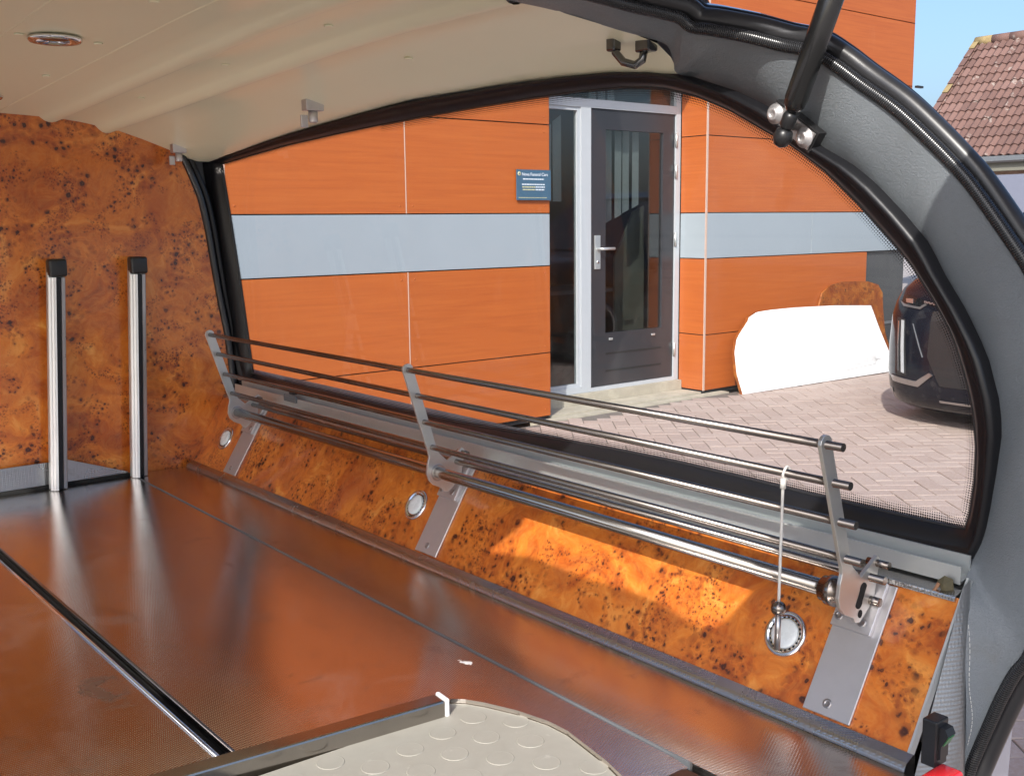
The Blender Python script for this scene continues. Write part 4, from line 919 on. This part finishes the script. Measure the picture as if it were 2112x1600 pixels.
    for k in range(9):
        t = k / 8
        p0 = Vector((1.205, 0.682, 0.66)).lerp(Vector((1.322, 0.682, 0.935)), t); p1 = Vector((1.296, 0.652, 0.66)).lerp(Vector((1.336, 0.680, 0.942)), t)
        ep.append([fx(p0.lerp(p1, j / 8) + Vector((0.012, -0.018, 0)) * (math.sin(math.pi * j / 8) * (1 - t) ** 1.2)) for j in range(9)])
    loft('end_plate', ep, 'endp', H)
    # ---- gas strut -----------------------------------------------------------
    P0 = Vector((1.272, 0.952, 1.545)); P1 = Vector((1.235, 0.800, 1.840)); dS = (P1 - P0).normalized()
    if s == 1:
        st = lathe('gas_strut', [(0.004, 0.026), (0.009, 0.028), (0.0145, 0.036), (0.0162, 0.046), (0.0162, (P1 - P0).length)], fx(P0), dS, 'strut', H, seg=20)
        lathe('strut_socket', [(0.0065, 0.0), (0.0105, 0.006), (0.0105, 0.020), (0.008, 0.026)], fx(P0), dS, 'black', st, seg=14)
        lathe('ball_end', [(0.003, -0.016), (0.010, -0.012), (0.0145, -0.002), (0.012, 0.008), (0.005, 0.013)], fx(P0) - dS * 0.010, dS, 'black', st, seg=16)
    else:
        dm = Vector((-dS.x, dS.y, dS.z)); st = lathe('gas_strut', [(0.004, 0.026), (0.0162, 0.046), (0.0162, (P1 - P0).length)], fx(P0), dm, 'strut', H, seg=16)
    bc = Vector((1.322, 0.976, 1.556)); bt = Vector((0, -0.050, -0.036)).normalized(); bnorm = Vector((-0.93, -0.2, -0.25)); bnorm = (bnorm - bt * bnorm.dot(bt)).normalized(); bo = bt.cross(bnorm)
    def bslab(nm, a0, a1, c0, c1, h0, h1, mt, par, bev=0.0008):
        V = [fx(bc + bt * a_ + bo * c_ + bnorm * h_) for h_ in (h0, h1) for c_ in (c0, c1) for a_ in (a0, a1)]
        v, f = bevel_geo(V, [(0, 1, 3, 2), (4, 6, 7, 5), (0, 4, 5, 1), (2, 3, 7, 6), (0, 2, 6, 4), (1, 5, 7, 3)], bev, 1); return raw(nm, v, f, mt, par)
    sb = bslab('strut_bracket', -0.042, 0.050, -0.017, 0.016, -0.012, 0.006, 'black', H)
    bslab('bracket_plate', -0.040, 0.047, -0.014, 0.013, 0.0061, 0.0085, 'satin', sb)
    for aa in (-0.030, 0.034):
        c = fx(bc + bt * aa + bnorm * 0.0086); ax = fx(bc + bnorm) - fx(bc)
        bo_ = lathe('bolt', [(0.0148, 0), (0.0148, 0.0022), (0.0125, 0.0025), (0.0125, 0.004), (0.0095, 0.0042), (0.0095, 0.0085), (0.0075, 0.0095), (0.0045, 0.0095), (0.004, 0.007)], c, ax, 'plate', sb, seg=18)
    tube('ball_stud', [fx(bc + bt * 0.0 + bnorm * 0.0086), fx(P0 - dS * 0.01)], 0.006, 'satin', sb, seg=10)
# strut print
so_ = [o for o in H.children if o.name.startswith('gas_strut')][0]
dS = (Vector((1.235, 0.800, 1.840)) - Vector((1.272, 0.952, 1.545))).normalized()
vdir = (CAM - Vector((1.25, 0.86, 1.72))); vdir = (vdir - dS * vdir.dot(dS)).normalized(); wdir = dS.cross(vdir)
def strut_text(body, size, along, side):
    q = text('print', body, size, (0, 0, 0), 'bluegrey', so_, (0, 0, 0), 0.0001)
    ang = side / 0.0162; nrm = (vdir * math.cos(ang) + wdir * math.sin(ang)); xx = dS; zz = nrm; yy = zz.cross(xx)
    mt = Matrix((xx, yy, zz)).transposed().to_4x4(); q.rotation_euler = mt.to_euler(); q.location = Vector((1.272, 0.952, 1.545)) + dS * along + nrm * 0.0164 - wloc(so_)
strut_text('0050', 0.007, 0.215, 0.006); strut_text('DR 40 0050', 0.004, 0.205, -0.003); strut_text('0 310 N', 0.004, 0.205, -0.009)

# ---- tailgate, opened level above the bay (out of the frame; outline and glass opening shaped to cast the sun patches and shade)
tgz = lambda y: 1.80 + 0.10 * (1.15 - y)
outl = [(-0.32, 1.10), (0.1, 1.14), (0.54, 1.15), (0.98, 1.14), (1.40, 1.10), (1.40, 0.7), (1.38, 0.1), (1.34, -0.25), (1.0, -0.40), (0.54, -0.44), (0.08, -0.40), (-0.26, -0.25), (-0.30, 0.1), (-0.32, 0.7)]
hole = [(.03,.79),(.17,.785),(.25,.86),(.54,.90),(.88,.92),(1.10,.93),(1.14,.75),(1.08,.56),(.95,.43),(.79,.40),(.6,.33),(.38,.25),(.18,.195),(.06,.17),(-.02,.165),(-.025,.21),(.01,.33),(.02,.5),(.04,.66)]
ho = catmull([(x, y, 0) for x, y in hole], 5, True); ou = resample([(x, y, 0) for x, y in outl + outl[:1]], len(ho) + 1)[:-1]
# align start by angle
def ring_pts(P, z): return [Vector((p.x, p.y, tgz(p.y) + z)) for p in P]
best = min(range(len(ou)), key=lambda k: sum((ou[(k + i) % len(ou)] - ho[i]).length for i in range(0, len(ho), 5))); ou = ou[best:] + ou[:best]
tg = loft('tailgate', [ring_pts(ho, 0.0), ring_pts(ou, 0.0), ring_pts(ou, 0.045), ring_pts(ho, 0.03), ring_pts(ho, 0.0)], 'hearsep', H, smooth=False, cyc=True)
raw('tailgate_glass', ring_pts([p + (p - Vector((0.55, 0.6, 0))) * 0.01 for p in ho], 0.02), [list(range(len(ho)))], 'tailglass', tg)

# ---- ceiling details
for x in (0.54, 0.747):
    z_ = 1.7165 if x < 0.6 else 1.713
    tube('roof_seam', [(x, y, roofz(x, y, z_) + 0.0012) for y in [1.25 + 0.1 * k for k in range(18)]], 0.0028, 'liner', H, seg=6)
for x, y in ((0.620, 2.058), (0.655, 2.755)):
    z = roofz(x, y, 1.7155)
    L = lathe('ceiling_lamp', [(0.046, 0), (0.0465, 0.004), (0.043, 0.008), (0.036, 0.0075), (0.031, 0.003), (0.030, -0.002)], (x, y, z - 0.001), (0, 0, -1), 'chrome', H, seg=36)
    lathe('lens', [(0.0295, 0.0), (0.0295, 0.003), (0.02, 0.0045), (0.005, 0.005)], (x, y, z - 0.0005), (0, 0, -1), 'carglass', L, seg=28)
for x, y in ((0.520, 1.706), (0.670, 1.711), (0.699, 2.065), (0.71, 2.435), (0.56, 2.06), (0.70, 2.828), (0.476, 1.797), (0.955, 2.553), (0.955, 2.083), (0.955, 1.666), (1.14, 1.70)):
    z0 = lerp1(x, prof) if x >= XC else 1.7165
    lathe('cover_cap', [(0.0085, 0), (0.008, 0.0022), (0.005, 0.003)], (x, y, roofz(x, y, z0) - 0.0005), (0, 0, -1), 'liner', H, seg=16)
def hook(x, y, z, mt, big=1.0):
    b_ = box('curtain_hook', x - 0.020 * big, x + 0.020 * big, y - 0.011 * big, y + 0.011 * big, z - 0.012 * big, z + 0.012, mt, H, bev=0.002)
    lathe('hook_pin', [(0.0095 * big, 0), (0.0095 * big, 0.020 * big), (0.007 * big, 0.023 * big)], (x, y, z - 0.0125 * big), (0, 0, -1), mt, b_, seg=16)
    box('hook_tab', x - 0.026 * big, x - 0.010 * big, y + 0.002, y + 0.008, z - 0.045 * big, z - 0.020 * big, mt, b_, bev=0.002)
hook(1.196, 2.169, 1.683, 'plate', 1.1); hook(1.197, 2.943, 1.634, 'plate', 1.0)
# chrome latch at the rear of the lining
lb = box('roof_latch', 1.240, 1.262, 1.188, 1.218, 1.680, 1.704, 'dchrome', H, bev=0.003)
tube('latch_arm', [(1.234, 1.256, 1.700), (1.234, 1.254, 1.684), (1.236, 1.238, 1.668), (1.240, 1.216, 1.661), (1.246, 1.207, 1.668), (1.248, 1.204, 1.684)], 0.0065, 'dchrome', lb, seg=10)
box('latch_foot', 1.224, 1.242, 1.248, 1.266, 1.686, 1.710, 'dchrome', lb, bev=0.003)
# ---- small rear fittings
sw = box('rocker_switch', 1.176, 1.204, 0.630, 0.650, 0.7475, 0.808, 'black', H, bev=0.002)
prism('rocker', [(0.630, 0.757), (0.6265, 0.760), (0.6265, 0.775), (0.618, 0.792), (0.622, 0.800), (0.630, 0.801)], YZ, 1.181, 1.199, 'black', sw)
prism('green_window', [(0.6255, 0.7775), (0.619, 0.7905), (0.6180, 0.7900), (0.6245, 0.7770)], YZ, 1.183, 1.197, 'green', sw)
v, f = bevel_geo(*g_box(1.125, 1.193, 0.60, 0.632, 0.705, 0.752), 0.006, 3); raw('red_reflector', v, f, 'red', H, smooth=True)
cl = box('track_clip', 1.3335, 1.3375, 2.575, 2.645, 0.944, 0.963, 'greytrim', H, bev=0.002)
box('clip_tab', 1.338, 1.352, 2.598, 2.622, 0.9635, 0.978, 'black', cl, bev=0.002)
g = []
for i in range(104, 117):
    t = 0.12 + 0.62 * (i - 104) / 13; k = int(t * 12); w = t * 12 - k
    A_ = STR[k][i].lerp(STR[k + 1][i], w); t2 = 0.12 + 0.62 * (i + 1 - 104) / 13; k2 = int(t2 * 12); w2 = t2 * 12 - k2
    B_ = STR[k2][i + 1].lerp(STR[k2 + 1][i + 1], w2)
    for q0, q1 in ((0.05, 0.40), (0.55, 0.90)):
        g.append(g_tube([A_.lerp(B_, q0) + Vector((-0.0012, -0.0006, 0)), A_.lerp(B_, q1) + Vector((-0.0012, -0.0006, 0))], 0.0006, 5)[:2])
multi('stitching', g, 'stitch', H, kind='stuff')

# ------------------------------------------------------------------ loose things in the bay
RM = thing('rubber_mat', 'cream studded rubber mat with a curved edge lying at the rear of the steel deck', 'mat', (0.55, 0.98, 0.69))
prism('mat_sheet', [(0.15, 1.232), (0.84, 1.206), (0.868, 1.2265), (0.885, 1.2105), (0.8995, 1.184), (0.9195, 1.135), (0.9325, 1.080), (0.9335, 1.040), (0.9265, 1.000), (0.9165, 0.945), (0.9035, 0.90), (0.883, 0.863), (0.15, 0.863)], XY, 0.691, 0.7135, 'mat', RM)
sp = 0.0635; first = None
import itertools
def inside_mat(x, y):
    return 0.3 < x < 0.93 and 0.885 < y < 1.215 and (x - 0.62) ** 2 + (y - 1.05) ** 2 < 0.315 ** 2
for i in range(-14, 15):
    for j in range(-14, 15):
        x = 0.70 + (i + 0.5 * (j % 2)) * sp * 0.98; y = 1.03 + j * sp * 0.86
        th = 0.16; xr = 0.7 + (x - 0.7) * math.cos(th) - (y - 1.03) * math.sin(th); yr = 1.03 + (x - 0.7) * math.sin(th) + (y - 1.03) * math.cos(th)
        edge = lerp1(yr, [(0.863, 0.883), (0.945, 0.9165), (1.04, 0.9335), (1.135, 0.9195), (1.21, 0.885)])
        if not (0.40 < xr < edge - 0.012 and 0.88 < yr < 1.222 - (xr - 0.3) * 0.05 - 0.01): continue
        if first is None: first = lathe('stud', [(0.0193, 0), (0.0189, 0.0009), (0.0180, 0.0012), (0.0171, 0.0008)], (xr, yr, 0.7132), (0, 0, 1), 'mat', RM, seg=28)
        else:
            c = first.copy(); COL.objects.link(c); c.parent = RM; c.location = Vector((xr, yr, wloc(first).z)) - wloc(RM)
PC = thing('pull_cord', 'white twisted pull cord with steel ball and rod hanging from the second rail', 'cord', (1.185, 0.874, 0.82))
P = [Vector((1.1835, 0.8735 + 0.0016 * k / 20, 1.069 - (1.069 - 0.894) * k / 20)) for k in range(21)]
tube('cord', P, 0.0021, 'cordm', PC, seg=8)
tube('loop', [(1.1895 + 0.0078 * math.cos(t), 0.8725 + 0.001 * math.sin(2 * t), 1.077 + 0.0088 * math.sin(t)) for t in [i * math.pi / 10 for i in range(20)]], 0.0019, 'cordm', PC, seg=8, cyc=True)
tube('loop_tie', [(1.184, 0.8735, 1.070), (1.1838, 0.8737, 1.056)], 0.0042, 'cordm', PC, seg=8)
lathe('ball', [(0.0105 * math.sin(i * math.pi / 12) + 0.0006, -0.0105 * math.cos(i * math.pi / 12)) for i in range(13)], (1.1835, 0.8752, 0.884), (0, 0, 1), 'steel', PC, seg=20)
tube('rod', [(1.1835, 0.8752, 0.876), (1.1830, 0.8754, 0.824)], 0.0043, 'satin', PC, seg=12)
lf = raw('dry_leaf', [(1.3265,0.722,0.932),(1.331,0.714,0.940),(1.3335,0.703,0.937),(1.331,0.700,0.924),(1.326,0.706,0.917),(1.324,0.714,0.921),(1.322,0.711,0.930)], [(0, 1, 6), (1, 2, 6), (2, 3, 6), (3, 4, 6), (4, 5, 6), (5, 0, 6)], 'leaf'); tag(lf, 'scrap of dry brown leaf caught on the ledge at the rear corner of the bay', 'leaf')
tw_ = tube('twig', [(1.316, 0.729, 0.9135), (1.321, 0.722, 0.920), (1.325, 0.718, 0.930)], 0.0022, 'twig', None, seg=6, rf=lambda t: 0.0014 + 0.0014 * t); tag(tw_, 'short pale twig stuck across the top edge of the burl side panel', 'twig')
